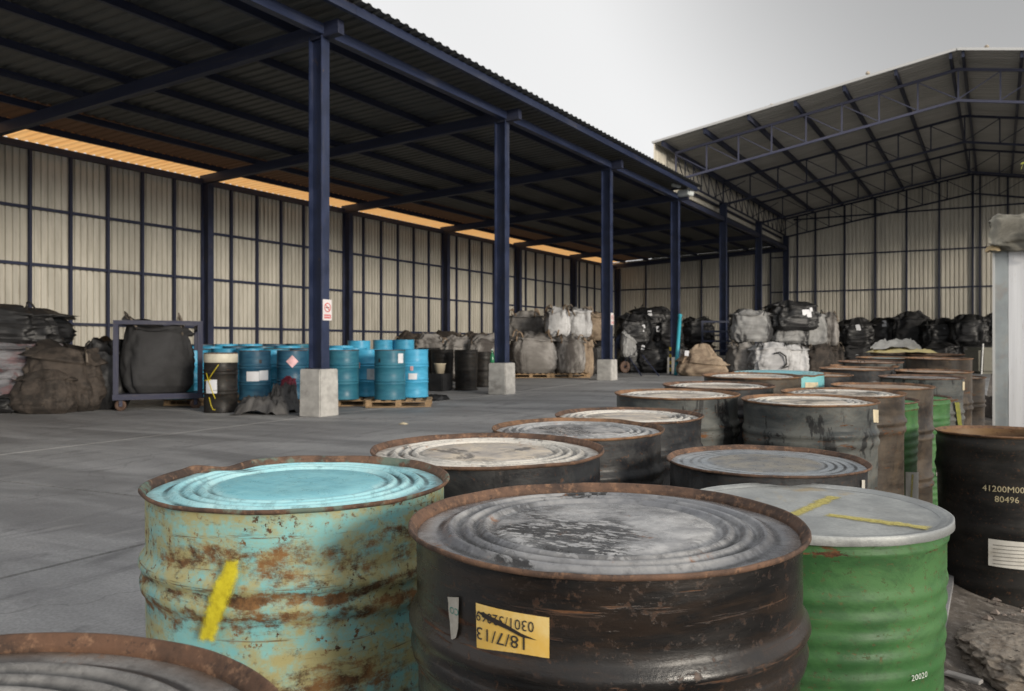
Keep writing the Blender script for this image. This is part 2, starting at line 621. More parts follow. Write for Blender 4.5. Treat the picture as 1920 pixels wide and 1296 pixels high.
# rear wall: sheets, studs, girts, top beam
WH = 4.62 + 1.18
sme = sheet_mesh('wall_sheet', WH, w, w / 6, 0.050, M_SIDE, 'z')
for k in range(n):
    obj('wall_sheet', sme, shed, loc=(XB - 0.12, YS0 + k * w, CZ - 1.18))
for a, b in seg_y():
    if a == YS0 or True:
        for j in range(1, 6):
            y = a + (b - a) * j / 6 if b - a > 4 else None
            if y is not None:
                box('stud', XB - 0.06, XB + 0.02, y - 0.032, y + 0.032, CZ - 1.17, CZ + 4.57, M_NAVY, shed)
    box('wall_beam', XB - 0.07, XB + 0.03, a + 0.002, b - 0.002, CZ + 4.575, CZ + 4.74, M_NAVY, shed)
    for hz in (0.545, 1.92, 3.24):
        box('girt', XB - 0.072, XB - 0.018, a + 0.11, b - 0.11, CZ + hz - 0.035, CZ + hz + 0.035, M_NAVY, shed)
# gable end of the shed at the far end
ye = 46.95
for k in range(11):
    x0 = XF - (k + 1) * 0.975
    top = roof_z(x0) - 0.16
    me = sheet_mesh('end_wall_sheet', top - (CZ - 0.98), 0.975, 0.975 / 6, 0.03, M_SIDE, 'z')
    slant(me, top - (CZ - 0.98), 0.13, 0.13 + 0.975 * 0.0475, 0.975)
    o = obj('end_wall_sheet', me, shed, loc=(x0, ye, CZ - 0.98), rz=-pi / 2)
    o.location = (x0, ye + 0.0, CZ - 0.98)
    o.rotation_euler = (0, 0, -pi / 2)
    o.location.x = x0
for x in (-17.7, -16.0, -14.4, -12.9, -11.4, -10.6):
    box('end_stud', x - 0.035, x + 0.035, ye - 0.1, ye - 0.035, CZ - 0.96, roof_z(x) - 0.2, M_NAVY, shed)
box('end_girt', XB + 0.1, -10.6, ye - 0.101, ye - 0.036, CZ + 3.29, CZ + 3.36, M_NAVY, shed)
for hz in (2.91, 4.77):
    box('end_girt', -10.55, XF, ye - 0.101, ye - 0.036, CZ + hz - .035, CZ + hz + .035, M_NAVY, shed)
box('end_girt', XB + 0.1, XF, ye - 0.101, ye - 0.036, CZ + 0.6, CZ + 0.67, M_NAVY, shed)

# ------------------------------------------------------------------ gabled warehouse
wh = thing('warehouse', 'open gabled warehouse with blue lattice trusses at the end of the yard', 'warehouse', (0, 0, 0))
RX, HW = -1.0, 8.75
def chord(x): return CZ + 8.28 - 0.174 * abs(x - RX)
def wroof(x): return CZ + 8.28 + 0.235 - 0.174 * abs(x - RX)
TY = [28.75, 34.7, 40.7, 46.55]
for ti, y in enumerate(TY):
    m = M_TRUSS if ti == 0 else M_NAVY
    e = 0.0
    D = 0.93
    tr = bar('truss', (RX - HW, y, chord(RX - HW)), (RX, y, chord(RX)), 0.08, 0.08, m, wh)
    # the truss part carries its other members as sub-parts in world space
    def sub(name, p, q, w, d):
        o = bar(name, p, q, w, d, m)
        M = o.matrix_basis.copy()
        o.parent = tr
        o.matrix_parent_inverse = tr.matrix_basis.inverted()
        o.matrix_basis = M
    sub('chord', (RX, y, chord(RX)), (RX + HW, y, chord(RX + HW)), 0.078, 0.08)
    xb = RX - HW + 0.6
    sub('chord', (RX - HW + 0.1, y, chord(RX - HW) - D), (RX, y, chord(RX) - D), 0.08, 0.075)
    sub('chord', (RX, y, chord(RX) - D), (RX + HW - 0.1, y, chord(RX + HW) - D), 0.078, 0.075)
    N = 8
    for s in (-1, 1):
        for k in range(N + 1):
            if k == 0 and s == 1:
                continue
            x = RX + s * HW * k / N
            sub('web_post', (x, y, chord(x) - D), (x, y, chord(x)), 0.045, 0.045)
            if k > 0:
                xi = RX + s * HW * (k - 1) / N
                sub('web_diagonal', (x, y + 0.004, chord(x) - 0.04), (xi, y + 0.004, chord(xi) - D + 0.04), 0.028, 0.028)
# purlins of the warehouse roof
YW0, YW1 = 27.6, 47.05
for s in (-1, 1):
    for k in range(0, 7):
        x = RX + s * (0.16 + (HW + 0.1 - 0.16) * k / 6)
        z = wroof(x)
        box('purlin', x - 0.04, x + 0.04, YW0 + 0.05, YW1 - 0.1, z - 0.19, z - 0.012, M_NAVY, wh)
    x0 = RX + s * 0.0
    L = (HW + 0.45) / cos(math.atan(0.174))
    nn = 19
    ww = (YW1 - YW0) / nn
    me = sheet_mesh('roof_sheet', L, ww, ww / 4, 0.03, M_ROOF2, 'x')
    for k in range(nn):
        if s > 0:
            o = obj('roof_sheet', me, wh, loc=(RX, YW0 + k * ww, wroof(RX)))
            o.rotation_euler = (0, math.atan(0.174), 0)
        else:
            o = obj('roof_sheet', me, wh, loc=(RX, YW0 + (k + 1) * ww, wroof(RX)))
            o.rotation_euler = (0, math.atan(0.174), pi)
box('ridge_cap', RX - 0.16, RX + 0.16, YW0, YW1, wroof(RX) + 0.03, wroof(RX) + 0.05, M_ROOF2, wh)
M_TRIM = simple('pale_roof_trim', (0.55, 0.55, 0.54), 0.5, var=0.1)
for s in (-1, 1):
    bar('verge_trim', (RX + s * 0.01, YW0 - 0.02, wroof(RX) + 0.02), (RX + s * (HW + 0.45), YW0 - 0.02, wroof(RX + s * (HW + 0.45)) + 0.02), 0.03, 0.075, M_TRIM, wh)
# back wall
xw = RX - HW - 0.973
k = 0
while xw < RX + HW - 0.1:
    a, b = xw, xw + 0.973
    top = min(wroof(a), wroof(b)) - 0.01
    zb_ = CZ - 0.98 if k else CZ + 5.42
    me = sheet_mesh('wall_sheet', top - zb_, 0.973, 0.973 / 5, 0.045, M_SIDE2, 'z')
    slant(me, top - zb_, wroof(a) - top, wroof(b) - top, 0.973)
    obj('wall_sheet', me, wh, loc=(a, ye, zb_), rz=-pi / 2)
    k += 1
    xw = b
for k in range(0, 13):
    x = RX - HW + 1.458 * k
    if k == 0: x += 0.55
    box('stud', x - 0.04, x + 0.04, ye - 0.12, ye - 0.035, CZ - 0.96, chord(x) - 0.06 + 0.1, M_NAVY, wh)
    if k == 6:
        box('stud', x + 0.26, x + 0.34, ye - 0.121, ye - 0.035, CZ - 0.96, chord(x) - 0.06, M_NAVY, wh)
for hz in (1.0, 2.90, 4.77, 6.74):
    hwid = HW - 0.15 if hz < 6.5 else HW - 0.35
    box('girt', RX - hwid, RX + hwid, ye - 0.10, ye - 0.036, CZ + hz - 0.035, CZ + hz + 0.035, M_NAVY, wh)
# side cladding and long lattice girder on the left side
nside = 19
wsd = (YW1 - YW0) / nside
me = sheet_mesh('side_sheet', 6.97 - 5.32, wsd, wsd / 6, 0.03, M_SIDE2, 'z')
for k in range(nside):
    obj('side_sheet', me, wh, loc=(XF - 0.42, YW0 + k * wsd, CZ + 5.32))
box('side_girt', XF - 0.33, XF - 0.25, YW0 + 0.1, YW1 - 0.2, CZ + 5.78, CZ + 5.86, M_NAVY, wh)
for (a, b) in zip(TY, TY[1:]):
    a2, b2 = a + 0.05, b - 0.05
    zt, zb = CZ + 6.70, CZ + 5.88
    gd = box('lattice_girder', XF - 0.03, XF + 0.04, a2, b2, zt - 0.035, zt + 0.035, M_NAVY, wh)
    def subg(name, p, q, w, d):
        o = bar(name, p, q, w, d, M_NAVY)
        M = o.matrix_basis.copy()
        o.parent = gd
        bpy_m = Matrix.LocRotScale(gd.location, None, gd.scale)
        o.matrix_parent_inverse = bpy_m.inverted()
        o.matrix_basis = M
    subg('chord', (XF, a2, zb), (XF, b2, zb), 0.06, 0.06)
    for k in range(7):
        y = lerp(a2, b2, k / 6)
        subg('web_post', (XF, y, zb), (XF, y, zt), 0.03, 0.03)
        if k < 6:
            y2 = lerp(a2, b2, (k + 1) / 6)
            subg('web_diagonal', (XF, y, zt), (XF, y2, zb), 0.024, 0.024)
    # knee braces
    subg('knee_brace', (XF, b2 - 1.4, zb), (XF + 0.9, b2, zt), 0.03, 0.03)
rcol = h_column('column', 0.3, 0.2, 5.9 + 0.95, M_NAVY)
for y in TY:
    obj('column', rcol, wh, loc=(RX + HW, y, CZ - 0.95))
for (px, h) in ((1447, 0.15), (1627, 0.24), (1850, 0.20)):
    # small roof fittings that stand on the verge
    t = (px - 960) / FPX
    Y = YW0 + 0.25
    X = (t * cos(YAW) * Y - sin(YAW) * Y) / (cos(YAW) + t * sin(YAW))
    vm = lathe('roof_vent', [(0.03, 0), (0.03, h * .6), (0.06, h * .62), (0.065, h * .75), (0.04, h * 0.95), (0.0, h)], 12, simple('vent_cowl', (0.4, 0.34, 0.27), 0.7))
    obj('roof_vent', vm, wh, loc=(X, Y, wroof(X) + 0.02))

# floodlights at the fourth column
M_WHITE = simple('white_lamp_housing', (0.62, 0.66, 0.66), 0.4, var=0.1)
M_LENS = simple('frosted_lamp_glass', (0.75, 0.8, 0.8), 0.15, var=0.05)
fl = thing('floodlight', 'white boxy floodlight hanging at the shed eave by the fourth column', 'floodlight', (XF + 0.42, 28.55, CZ + 5.18), radians(-20))
obj('lamp_housing', bevel_box_mesh('lamp_housing', 0.52, 0.30, 0.22, M_WHITE, 0.03, 2), fl)
obj('lamp_glass', bevel_box_mesh('lamp_glass', 0.46, 0.02, 0.17, M_LENS, 0.006, 1), fl, loc=(0, -0.158, 0.025))
bar('bracket', (0, 0.05, 0.2), (-0.25, 0.1, 0.42), 0.04, 0.04, M_NAVY, fl)
fl2 = thing('wall_light', 'small grey batten lamp on the eave beam above the fourth column', 'light', (XF + 0.30, 27.9, CZ + 5.40), radians(75))
obj('lamp_housing', bevel_box_mesh('lamp_housing', 0.45, 0.12, 0.09, M_WHITE, 0.02, 2), fl2)
bar('bracket', (0, 0, 0.0), (0, 0.22, -0.08), 0.04, 0.04, M_NAVY, fl2)

# ------------------------------------------------------------------ drum materials
def drum_paint(name, paint, paint2, rust=0.5, dust=0.0, bands=(), streak=5.0, rough=0.38, rustlo=(0.030, 0.013, 0.008),
               rusthi=(0.17, 0.078, 0.034), tan=None, tan_amt=0.0, scratch=0.3, speck=0.5, H=0.88, tar=0.0, dustcol=(0.3, 0.29, 0.27), spec=0.32, tanfine=False):
    """old paint on a drum shell: scratches run round the shell, rust gathers along the hoops"""
    m = NB(name)
    v = m.coord('Object', True)
    vs = m.coord('Object', True, scale=(1, 1, streak))
    big = m.noise(vs, 3.2, 7, 0.62, 0.3)
    c = m.mix(m.ramp(big, 0.35, 0.65), paint, paint2)
    if dust:
        c = m.mix(m.ramp(m.noise(v, 4.5, 9, 0.72, 0.5), 0.42, 0.66, 0, dust), c, dustcol)
    if tan:
        f = m.noise(vs, 5.0, 10, 0.74, 0.4)
        if tanfine:
            f = m.math('ADD', m.math('MULTIPLY', m.noise(vs, 3.4, 8, 0.7, 0.5), 0.55), m.math('MULTIPLY', m.noise(v, 26, 8, 0.75), 0.52))
        c = m.mix(m.ramp(f, 0.42 if tanfine else 0.44, 0.60, 0, tan_amt), c, tan)
    # height on the drum
    tc = m.n('ShaderNodeTexCoord')
    sp = m.n('ShaderNodeSeparateXYZ')
    m.t.links.new(tc.outputs['Object'], sp.inputs[0])
    zw = m.math('ADD', sp.outputs[2], m.math('MULTIPLY', m.math('SUBTRACT', m.noise(v, 9, 7, 0.7), 0.5), 0.07))
    band = None
    for (zc, hw, amt) in bands:
        dd = m.math('ABSOLUTE', m.math('SUBTRACT', zw, zc))
        b = m.ramp(dd, hw * 0.3, hw, amt, 0)
        band = b if band is None else m.math('MAXIMUM', band, b)
    rf = m.noise(vs, 7.0, 12, 0.74, 0.3)
    if tanfine:
        rf = m.math('ADD', m.math('MULTIPLY', rf, 0.62), m.math('MULTIPLY', m.noise(v, 34, 8, 0.75), 0.38))
    th = 0.70 - 0.2 * rust
    if band is not None:
        rf = m.math('ADD', rf, m.math('MULTIPLY', band, 0.17))
    rm = m.ramp(rf, th - (0.03 if tanfine else 0.02), th + (0.09 if tanfine else 0.05))
    fine = m.noise(v, 75, 6, 0.7)
    sm = m.math('MULTIPLY', m.ramp(fine, 0.56, 0.64), m.ramp(m.noise(vs, 5.5, 6, 0.6), 0.36, 0.56, 0.0, speck))
    sc = m.coord('Object', True, scale=(1.2, 1.2, 26))
    scn = m.noise(sc, 4.0, 8, 0.7, 0.2)
    scm = m.math('MULTIPLY', m.ramp(scn, 0.64 - (0.055 if scratch > 0.75 else 0), 0.72 - (0.055 if scratch > 0.75 else 0)), scratch)
    rm = m.math('MAXIMUM', rm, m.math('MAXIMUM', sm, scm), True)
    rc = m.mix(m.ramp(m.noise(v, 22, 8, 0.7), 0.35, 0.65), rustlo, rusthi)
    c = m.mix(rm, c, rc)
    if tar:
        tm = m.ramp(m.noise(m.coord('Object', True, scale=(1.6, 1.6, 0.5)), 5, 8, 0.7, 0.4), 0.56, 0.60, 0, tar)
        c = m.mix(tm, c, (0.012, 0.012, 0.013))
    m.col(c)
    m.b.inputs['Specular IOR Level'].default_value = spec
    m.rough(m.mix(rm, m.ramp(big, 0.3, 0.7, rough - 0.06, rough + 0.16), (0.88, 0.88, 0.88)))
    h = m.math('ADD', m.math('MULTIPLY', rm, -0.5), m.math('MULTIPLY', m.noise(v, 60, 8, 0.7), 0.6))
    h = m.math('ADD', h, m.math('MULTIPLY', m.noise(vs, 9, 5), 0.8))
    m.bump(h, 0.35, 0.003)
    return m.m

def rim_mat(name, a=(0.040, 0.025, 0.019), b=(0.15, 0.083, 0.052), green=0.0):
    m = NB(name)
    v = m.coord('Object', True)
    f = m.noise(v, 9, 9, 0.7)
    c = m.mix(m.ramp(f, 0.35, 0.65), a, b)
    c = m.mix(m.ramp(m.noise(v, 55, 8, 0.75), 0.5, 0.66, 0, 0.7), c, (0.27, 0.15, 0.085))
    c = m.mix(m.ramp(m.noise(v, 90, 6, 0.7), 0.58, 0.66, 0, 0.6), c, (0.018, 0.012, 0.01))
    if green:
        c = m.mix(m.ramp(m.noise(v, 14, 6), 0.52, 0.6, 0, green), c, (0.12, 0.22, 0.18))
    m.col(c)
    m.rough(0.78)
    m.bump(m.noise(v, 70, 8, 0.75), 0.6, 0.002)
    return m.m

def lid_mat(name, outer, outer2, centre, centre2, tar=0.6, rust=0.3, rough=0.33, dustrim=0.0, cr=0.165, flake=1.0):
    """pressed steel head: weathered outside the beads, caked and flaking inside the middle disc"""
    m = NB(name)
    v = m.coord('Object', True)
    tc = m.n('ShaderNodeTexCoord')
    sp = m.n('ShaderNodeSeparateXYZ')
    m.t.links.new(tc.outputs['Object'], sp.inputs[0])
    rr = m.math('SQRT', m.math('ADD', m.math('POWER', sp.outputs[0], 2), m.math('POWER', sp.outputs[1], 2)))
    big = m.noise(v, 5, 9, 0.68, 0.6)
    c = m.mix(m.ramp(big, 0.34, 0.66), outer, outer2)
    fine = m.noise(v, 34, 10, 0.75)
    c = m.mix(m.ramp(fine, 0.48, 0.66, 0, 0.6), c, tuple(x * 0.35 for x in outer))
    # grime lying in the pressed grooves
    gm = None
    for rc in (0.1955, 0.2205, 0.249, 0.1685):
        q = m.ramp(m.math('ABSOLUTE', m.math('SUBTRACT', rr, rc)), 0.002, 0.0075, 1, 0)
        gm = q if gm is None else m.math('MAXIMUM', gm, q)
    if cr:
        c = m.mix(m.math('MULTIPLY', gm, m.ramp(m.noise(v, 7, 7, 0.65), 0.36, 0.6, 0.15, 0.95)), c, tuple(x * 0.10 for x in outer))
    # middle disc with a ragged edge
    rn = m.math('ADD', rr, m.math('MULTIPLY', m.math('SUBTRACT', m.noise(v, 9, 6, 0.6), 0.5), 0.07))
    cm = m.ramp(rn, cr - 0.012, cr + 0.012, 1, 0)
    ccol = m.mix(m.ramp(m.noise(v, 13, 10, 0.75, 0.4), 0.4, 0.6), centre, centre2)
    c = m.mix(cm, c, ccol)
    va = m.n('ShaderNodeMapping')
    m.t.links.new(v, va.inputs[0])
    va.inputs['Scale'].default_value = (26, 60, 26)
    fl = m.noise(va.outputs[0], 1.6, 5, 0.65, 0.3)
    patch = m.ramp(m.noise(v, 4.2, 5, 0.6), 0.45, 0.58)
    tm = m.math('MULTIPLY', m.math('MULTIPLY', m.ramp(fl, 0.44, 0.49), patch), m.ramp(rr, 0.15, 0.21, tar, tar * 0.35))
    if flake:
        c = m.mix(m.math('MULTIPLY', tm, flake), c, (0.010, 0.010, 0.011))
    blot = m.ramp(m.noise(v, 3.4, 9, 0.7, 0.9), 0.57, 0.61, 0, tar)
    c = m.mix(blot, c, (0.016, 0.015, 0.015))
    rs = m.ramp(m.noise(v, 10, 12, 0.75), 0.64 - 0.14 * rust, 0.72 - 0.14 * rust, 0, 0.85)
    c = m.mix(rs, c, (0.26, 0.11, 0.04))
    edge = m.ramp(rr, 0.255, 0.277, 0, 0.65)
    c = m.mix(m.math('MULTIPLY', edge, m.ramp(m.noise(v, 12, 6), 0.35, 0.6)), c, (0.10, 0.06, 0.035))
    m.col(c)
    m.rough(m.mix(tm, m.ramp(fine, 0.3, 0.7, rough - 0.08, rough + 0.2), (0.22, 0.22, 0.22)))
    h = m.math('ADD', m.math('MULTIPLY', m.noise(v, 45, 10, 0.75), 1.0), m.math('MULTIPLY', tm, -1.6))
    m.bump(h, 0.4, 0.0025)
    return m.m

BLK, BLK2 = (0.014, 0.014, 0.016), (0.040, 0.039, 0.040)
HB = 0.88
hoopsA = ((HB - 0.165, 0.035, 0.42), (0.30, 0.04, 0.4))
M_D1 = drum_paint('black_drum_paint_hero', (0.0065, 0.0068, 0.0075), (0.020, 0.0185, 0.018), rust=0.12, bands=((0.700, 0.04, 0.5), (0.77, 0.03, 0.2)), scratch=1.0, speck=0.35, rough=0.20, spec=0.36, tan=(0.045, 0.028, 0.018), tan_amt=0.35)
M_D2 = drum_paint('turquoise_drum_paint', (0.15, 0.40, 0.42), (0.22, 0.48, 0.47), rust=0.72, bands=((0.728, 0.016, 0.52), (0.692, 0.022, 0.55), (0.58, 0.05, 0.35), (0.80, 0.04, 0.4), (0.40, 0.2, 0.25)),
                  tan=(0.37, 0.31, 0.12), tan_amt=0.90, tanfine=True, scratch=0.8, speck=1.0, streak=3.2, rough=0.42, rustlo=(0.055, 0.030, 0.017), rusthi=(0.22, 0.115, 0.045))
M_BLACKS = [
    drum_paint('black_drum_paint', (0.011, 0.012, 0.015), (0.030, 0.032, 0.035), rust=0.35, dust=0.12, bands=hoopsA, spec=0.18, rough=0.34, scratch=0.4, tar=0.4),
    drum_paint('grey_black_drum_paint', (0.040, 0.046, 0.048), (0.10, 0.105, 0.10), rust=0.40, dust=0.5, bands=hoopsA, spec=0.18, rough=0.45, scratch=0.5, tar=0.85, dustcol=(0.17, 0.17, 0.15)),
    drum_paint('brown_black_drum_paint', (0.030, 0.026, 0.023), (0.075, 0.062, 0.050), rust=0.40, dust=0.3, bands=hoopsA, spec=0.18, rough=0.36, scratch=0.4, tar=0.5, dustcol=(0.16, 0.12, 0.08)),
]
M_GREEN = drum_paint('green_drum_paint', (0.040, 0.125, 0.038), (0.068, 0.168, 0.058), rust=0.25, spec=0.3, bands=((0.832, 0.006, 0.9),), rough=0.46, scratch=0.5, speck=0.5, tan=(0.025, 0.075, 0.028), tan_amt=0.65, streak=1.6)
M_BLACKP = drum_paint('matt_black_drum_paint', (0.010, 0.010, 0.010), (0.022, 0.021, 0.020), rust=0.2, dust=0.12, bands=((0.62, 0.03, 0.3),), spec=0.18, rough=0.4, scratch=0.25, dustcol=(0.08, 0.07, 0.05))
M_RIM = rim_mat('rusty_rim')
M_RIMO = rim_mat('orange_rusty_rim', (0.06, 0.035, 0.023), (0.24, 0.128, 0.064))
M_RIMG = rim_mat('rusty_rim_with_green', green=0.55)
M_LIDS = [
    lid_mat('dusty_grey_lid', (0.28, 0.285, 0.29), (0.46, 0.46, 0.455), (0.44, 0.42, 0.40), (0.22, 0.22, 0.225), tar=0.75, rust=0.35),
    lid_mat('pale_sandy_lid', (0.54, 0.52, 0.48), (0.66, 0.62, 0.55), (0.64, 0.55, 0.43), (0.42, 0.38, 0.34), tar=0.7, rust=0.35, rough=0.4, flake=0.8),
    lid_mat('brown_stained_lid', (0.40, 0.32, 0.25), (0.56, 0.49, 0.41), (0.46, 0.35, 0.26), (0.3, 0.24, 0.19), tar=0.35, rust=0.7, rough=0.45),
]
M_LIDT = lid_mat('turquoise_lid', (0.30, 0.62, 0.68), (0.45, 0.72, 0.74), (0.20, 0.52, 0.60), (0.26, 0.60, 0.66), tar=0.0, rust=-0.25, rough=0.3, flake=0)
M_LIDB = lid_mat('blue_grey_wet_lid', (0.22, 0.25, 0.28), (0.36, 0.385, 0.40), (0.27, 0.25, 0.21), (0.17, 0.175, 0.18), tar=0.2, rust=0.0, rough=0.3, flake=0.2)
M_LIDGREEN = lid_mat('green_lid', (0.05, 0.25, 0.07), (0.08, 0.33, 0.1), (0.06, 0.28, 0.08), (0.05, 0.22, 0.06), tar=0.1, rust=0.0, rough=0.35, flake=0)

def galv(name):
    m = NB(name)
    v = m.coord('Object', True)
    f = m.noise(v, 5, 8, 0.65)
    c = m.mix(m.ramp(f, 0.35, 0.65), (0.27, 0.285, 0.285), (0.43, 0.445, 0.43))
    c = m.mix(m.ramp(m.noise(v, 120, 4, 0.7), 0.4, 0.62, 0, 0.35), c, (0.22, 0.23, 0.24))
    c = m.mix(m.ramp(m.noise(v, 4, 8, 0.7, 0.5), 0.56, 0.7, 0, 0.7), c, (0.42, 0.32, 0.17))
    c = m.mix(m.ramp(m.noise(v, 9, 9, 0.72, 0.4), 0.5, 0.68, 0, 0.5), c, (0.24, 0.245, 0.24))
    m.col(c)
    m.rough(m.ramp(f, 0.3, 0.7, 0.36, 0.55))
    m.metal(0.15)
    m.bump(m.noise(v, 110, 5, 0.7), 0.6, 0.002)
    return m.m
M_GALV = galv('chalky_galvanised_lid')

# ------------------------------------------------------------------ drum shapes
R0 = 0.283
def prof_body(kind, H=HB):
    p = [(0.268, 0.012), (0.2795, 0.0), (0.2915, 0.004), (0.2915, 0.016), (0.2835, 0.026)]
    def smooth_z(z0, z1, n): return [(R0, lerp(z0, z1, i / n)) for i in range(1, n)]
    if kind == 'A':
        W = [(-.046, 0), (-.038, .003), (-.030, .0085), (-.018, .0105), (-.008, .0075), (0.0, .0045), (.008, .0085), (.016, .0125), (.026, .010), (.036, .003), (.044, 0)]
        for zc in (H - 0.585, H - 0.150):
            p += [(R0, zc - 0.12), (R0, zc - 0.07)] + [(R0 + d, zc + z) for z, d in W] + [(R0, zc + 0.06)]
    elif kind == 'B':
        B = [(-.020, 0), (-.012, .006), (-.006, .010), (0.0, .0115), (.006, .010), (.012, .006), (.020, 0)]
        for zc in (H - 0.60, H - 0.55, H - 0.31, H - 0.26):
            p += [(R0 + d, zc + z) for z, d in B]
        p += [(R0, H - 0.15)]
    elif kind == 'G':
        p += [(R0, 0.05)]
        z = 0.08
        k = 0
        while z < H - 0.125:
            if not (H - 0.52 < z < H - 0.37):
                p.append((R0 + 0.0021 * (1 - cos(2 * pi * k / 6)) - 0.0005, z))
            else:
                p.append((R0, z)); 
            z += 0.048 / 6
            k += 1
        p += [(R0, H - 0.12), (R0, H - 0.055), (R0 + 0.004, H - 0.048), (R0 + 0.005, H - 0.040), (R0, H - 0.032)]
    elif kind == 'P':   # open head drum, tapering slightly
        n = 26
        for i in range(1, n):
            z = H * i / n
            r = lerp(0.262, 0.288, i / n)
            for zc, a in ((H - 0.17, .010), (H - 0.44, .008), (H - 0.60, .008), (H - 0.05, .005)):
                r += a * math.exp(-((z - zc) / 0.022) ** 2)
            p.append((r, z))
    p += [(R0, H - 0.030), (R0 - 0.0002, H - 0.018), (R0 - 0.0004, H - 0.0108)]
    return p
def prof_rim(H=HB):
    # rolled chime: outer face, rounded lip, inner face down to the lid
    return [(0.2825, H - 0.0105), (0.2870, H - 0.0098), (0.2925, H - 0.0080), (0.2946, H - 0.0050), (0.2944, H - 0.0018), (0.2930, H), (0.2908, H - 0.0006),
            (0.2888, H - 0.0028), (0.2858, H - 0.0075), (0.2828, H - 0.0095), (0.2818, H - 0.013), (0.2812, H - 0.018)]
def prof_lid(kind='ring', H=HB):
    z0 = H - 0.0150
    p = [(0.2820, z0 - 0.001), (0.279, z0), (0.270, z0 + 0.0005), (0.256, z0)]
    if kind == 'ring':
        for rc in (0.234, 0.208, 0.183):
            for t in (-1, -.66, -.33, 0, .33, .66, 1):
                p.append((rc - t * 0.0125, z0 + 0.0085 * (0.5 + 0.5 * cos(pi * t))))
        p += [(0.166, z0 + 0.001), (0.158, z0 + 0.005), (0.10, z0 + 0.005), (0.05, z0 + 0.0052), (0.012, z0 + 0.0052)]
    else:
        p += [(0.240, z0 - 0.001), (0.2, z0), (0.14, z0 + 0.002), (0.07, z0 + 0.003), (0.012, z0 + 0.003)]
    return p

def make_deform(seed, amp=0.003, dents=(), low=1.0, H=HB):
    off = Vector((seed * 3.1, seed * 1.7, seed * 5.3))
    def f(v):
        r = sqrt(v.x * v.x + v.y * v.y)
        if r < 1e-6: return v
        a = atan2(v.y, v.x)
        d = Vector((v.x / r, v.y / r, 0))
        k = (r / R0) ** 3
        q = Vector((d.x * 1.1, d.y * 1.1, v.z * 2.4)) + off
        dr = amp * low * (mn.noise(q * 1.3) * 1.2 + mn.noise(q * 3.4) * 0.5) * k
        dz = 0.0
        if v.z > H - 0.03:
            dz = amp * 0.35 * mn.noise(Vector((d.x * 2.6, d.y * 2.6, 9)) + off) * k + 0.0006 * mn.noise(Vector((d.x * 9, d.y * 9, 3)) + off) * k
        for (da, wa, zc, wz, dep, dzz) in dents:
            t = (a - da + pi) % (2 * pi) - pi
            e = math.exp(-(t / wa) ** 2) * math.exp(-((v.z - zc) / wz) ** 2) * k
            dr -= dep * e
            dz -= dzz * e
        return Vector((v.x + d.x * dr, v.y + d.y * dr, v.z + dz))
    return f

_dm = {}
LEANS = {}
def drum_meshes(kind, lidk, seg, seed, amp, dents, H=HB):
    key = (kind, lidk, seg, seed, amp, tuple(dents), H)
    if key not in _dm:
        fn = make_deform(seed, amp, dents, H=H)
        _dm[key] = (lathe('body', prof_body(kind, H), seg, deform=fn),
                    lathe('rim', prof_rim(H), seg, deform=fn),
                    None if lidk is None else lathe('lid', prof_lid(lidk, H), seg, deform=fn, close=True))
    return _dm[key]

def mesh_with(me, m, cache={}):
    k = (me.name, m.name)
    if k not in cache:
        c = me.copy() if len(me.materials) else me
        c.name = me.name.split('.')[0]
        c.materials.clear()
        c.materials.append(m)
        cache[k] = c
        cache[(c.name, m.name)] = c
    return cache[k]

LEAN = 0.026                                  # the yard falls towards the camera, the drums lean with it
LD = Vector((-0.40, 0.917, 0)).normalized()
GRP_FRONT = 'old steel drums standing in rows across the yard'
def drum(label, cx, cy, top, body_m, rim_m, lid_m, kind='A', lidk='ring', seg=56, seed=1, amp=0.003, dents=(), rz=0.0,
         group=GRP_FRONT, H=None, name='steel_drum', base=None, tilt=None, Hm=HB):
    gz = g(cx, cy) if base is None else base
    lean = LEAN if group == GRP_FRONT and base is None else 0.0
    cx += LD.x * lean * 0.88
    cy += LD.y * lean * 0.88
    d = thing(name, label, 'drum', (cx, cy, gz), rz, group)
    k = (top - 0.295 * lean - gz) / Hm
    if lean:
        d.rotation_euler = Matrix.Rotation(lean, 3, Vector((LD.y, -LD.x, 0))).to_euler()
        LEANS[d.name] = lean
    b, r, l = drum_meshes(kind, lidk, seg, seed, amp, tuple(dents), Hm)
    parts = [('body', b, body_m), ('rim', r, rim_m)]
    if l is not None:
        parts.append(('lid', l, lid_m))
    for nm, me, mt in parts:
        mm = me.copy() if me.users > 0 else me
        mm.materials.clear(); mm.materials.append(mt)
        obj(nm, mm, d)
    if k != 1:
        d.scale = (1, 1, k)
    if tilt:
        d.rotation_euler = (tilt[0], tilt[1], rz)
    return d

M_PLUG = simple('dull_steel_plug', (0.10, 0.09, 0.085), 0.5, metal=0.4)
plug_me = lathe('bung', [(0.030, 0), (0.031, 0.006), (0.028, 0.009), (0.020, 0.009), (0.019, 0.005), (0.004, 0.005)], 16, M_PLUG, close=True)
def bungs(d, a, H=HB, small=True):
    z = H - 0.0155
    obj('bung', plug_me, d, loc=(0.226 * cos(a), 0.226 * sin(a), z - 0.004))
    if small:
        o = obj('bung', plug_me, d, loc=(-0.222 * cos(a), -0.222 * sin(a), z - 0.004))
        o.scale = (0.6, 0.6, 0.8)

# positions measured in the photograph: left and right edge of the rim, top of the rim
def place(l, R, t, r=0.295):
    A, B = atan((l - 960) / FPX), atan((R - 960) / FPX)
    h, c = (B - A) / 2, (A + B) / 2
    d = r / sin(h)
    z, x = d * cos(c), d * sin(c)
    zf = z + r
    return (x * cos(YAW) - z * sin(YAW), x * sin(YAW) + z * cos(YAW), CZ - (t - HY) * zf / FPX)

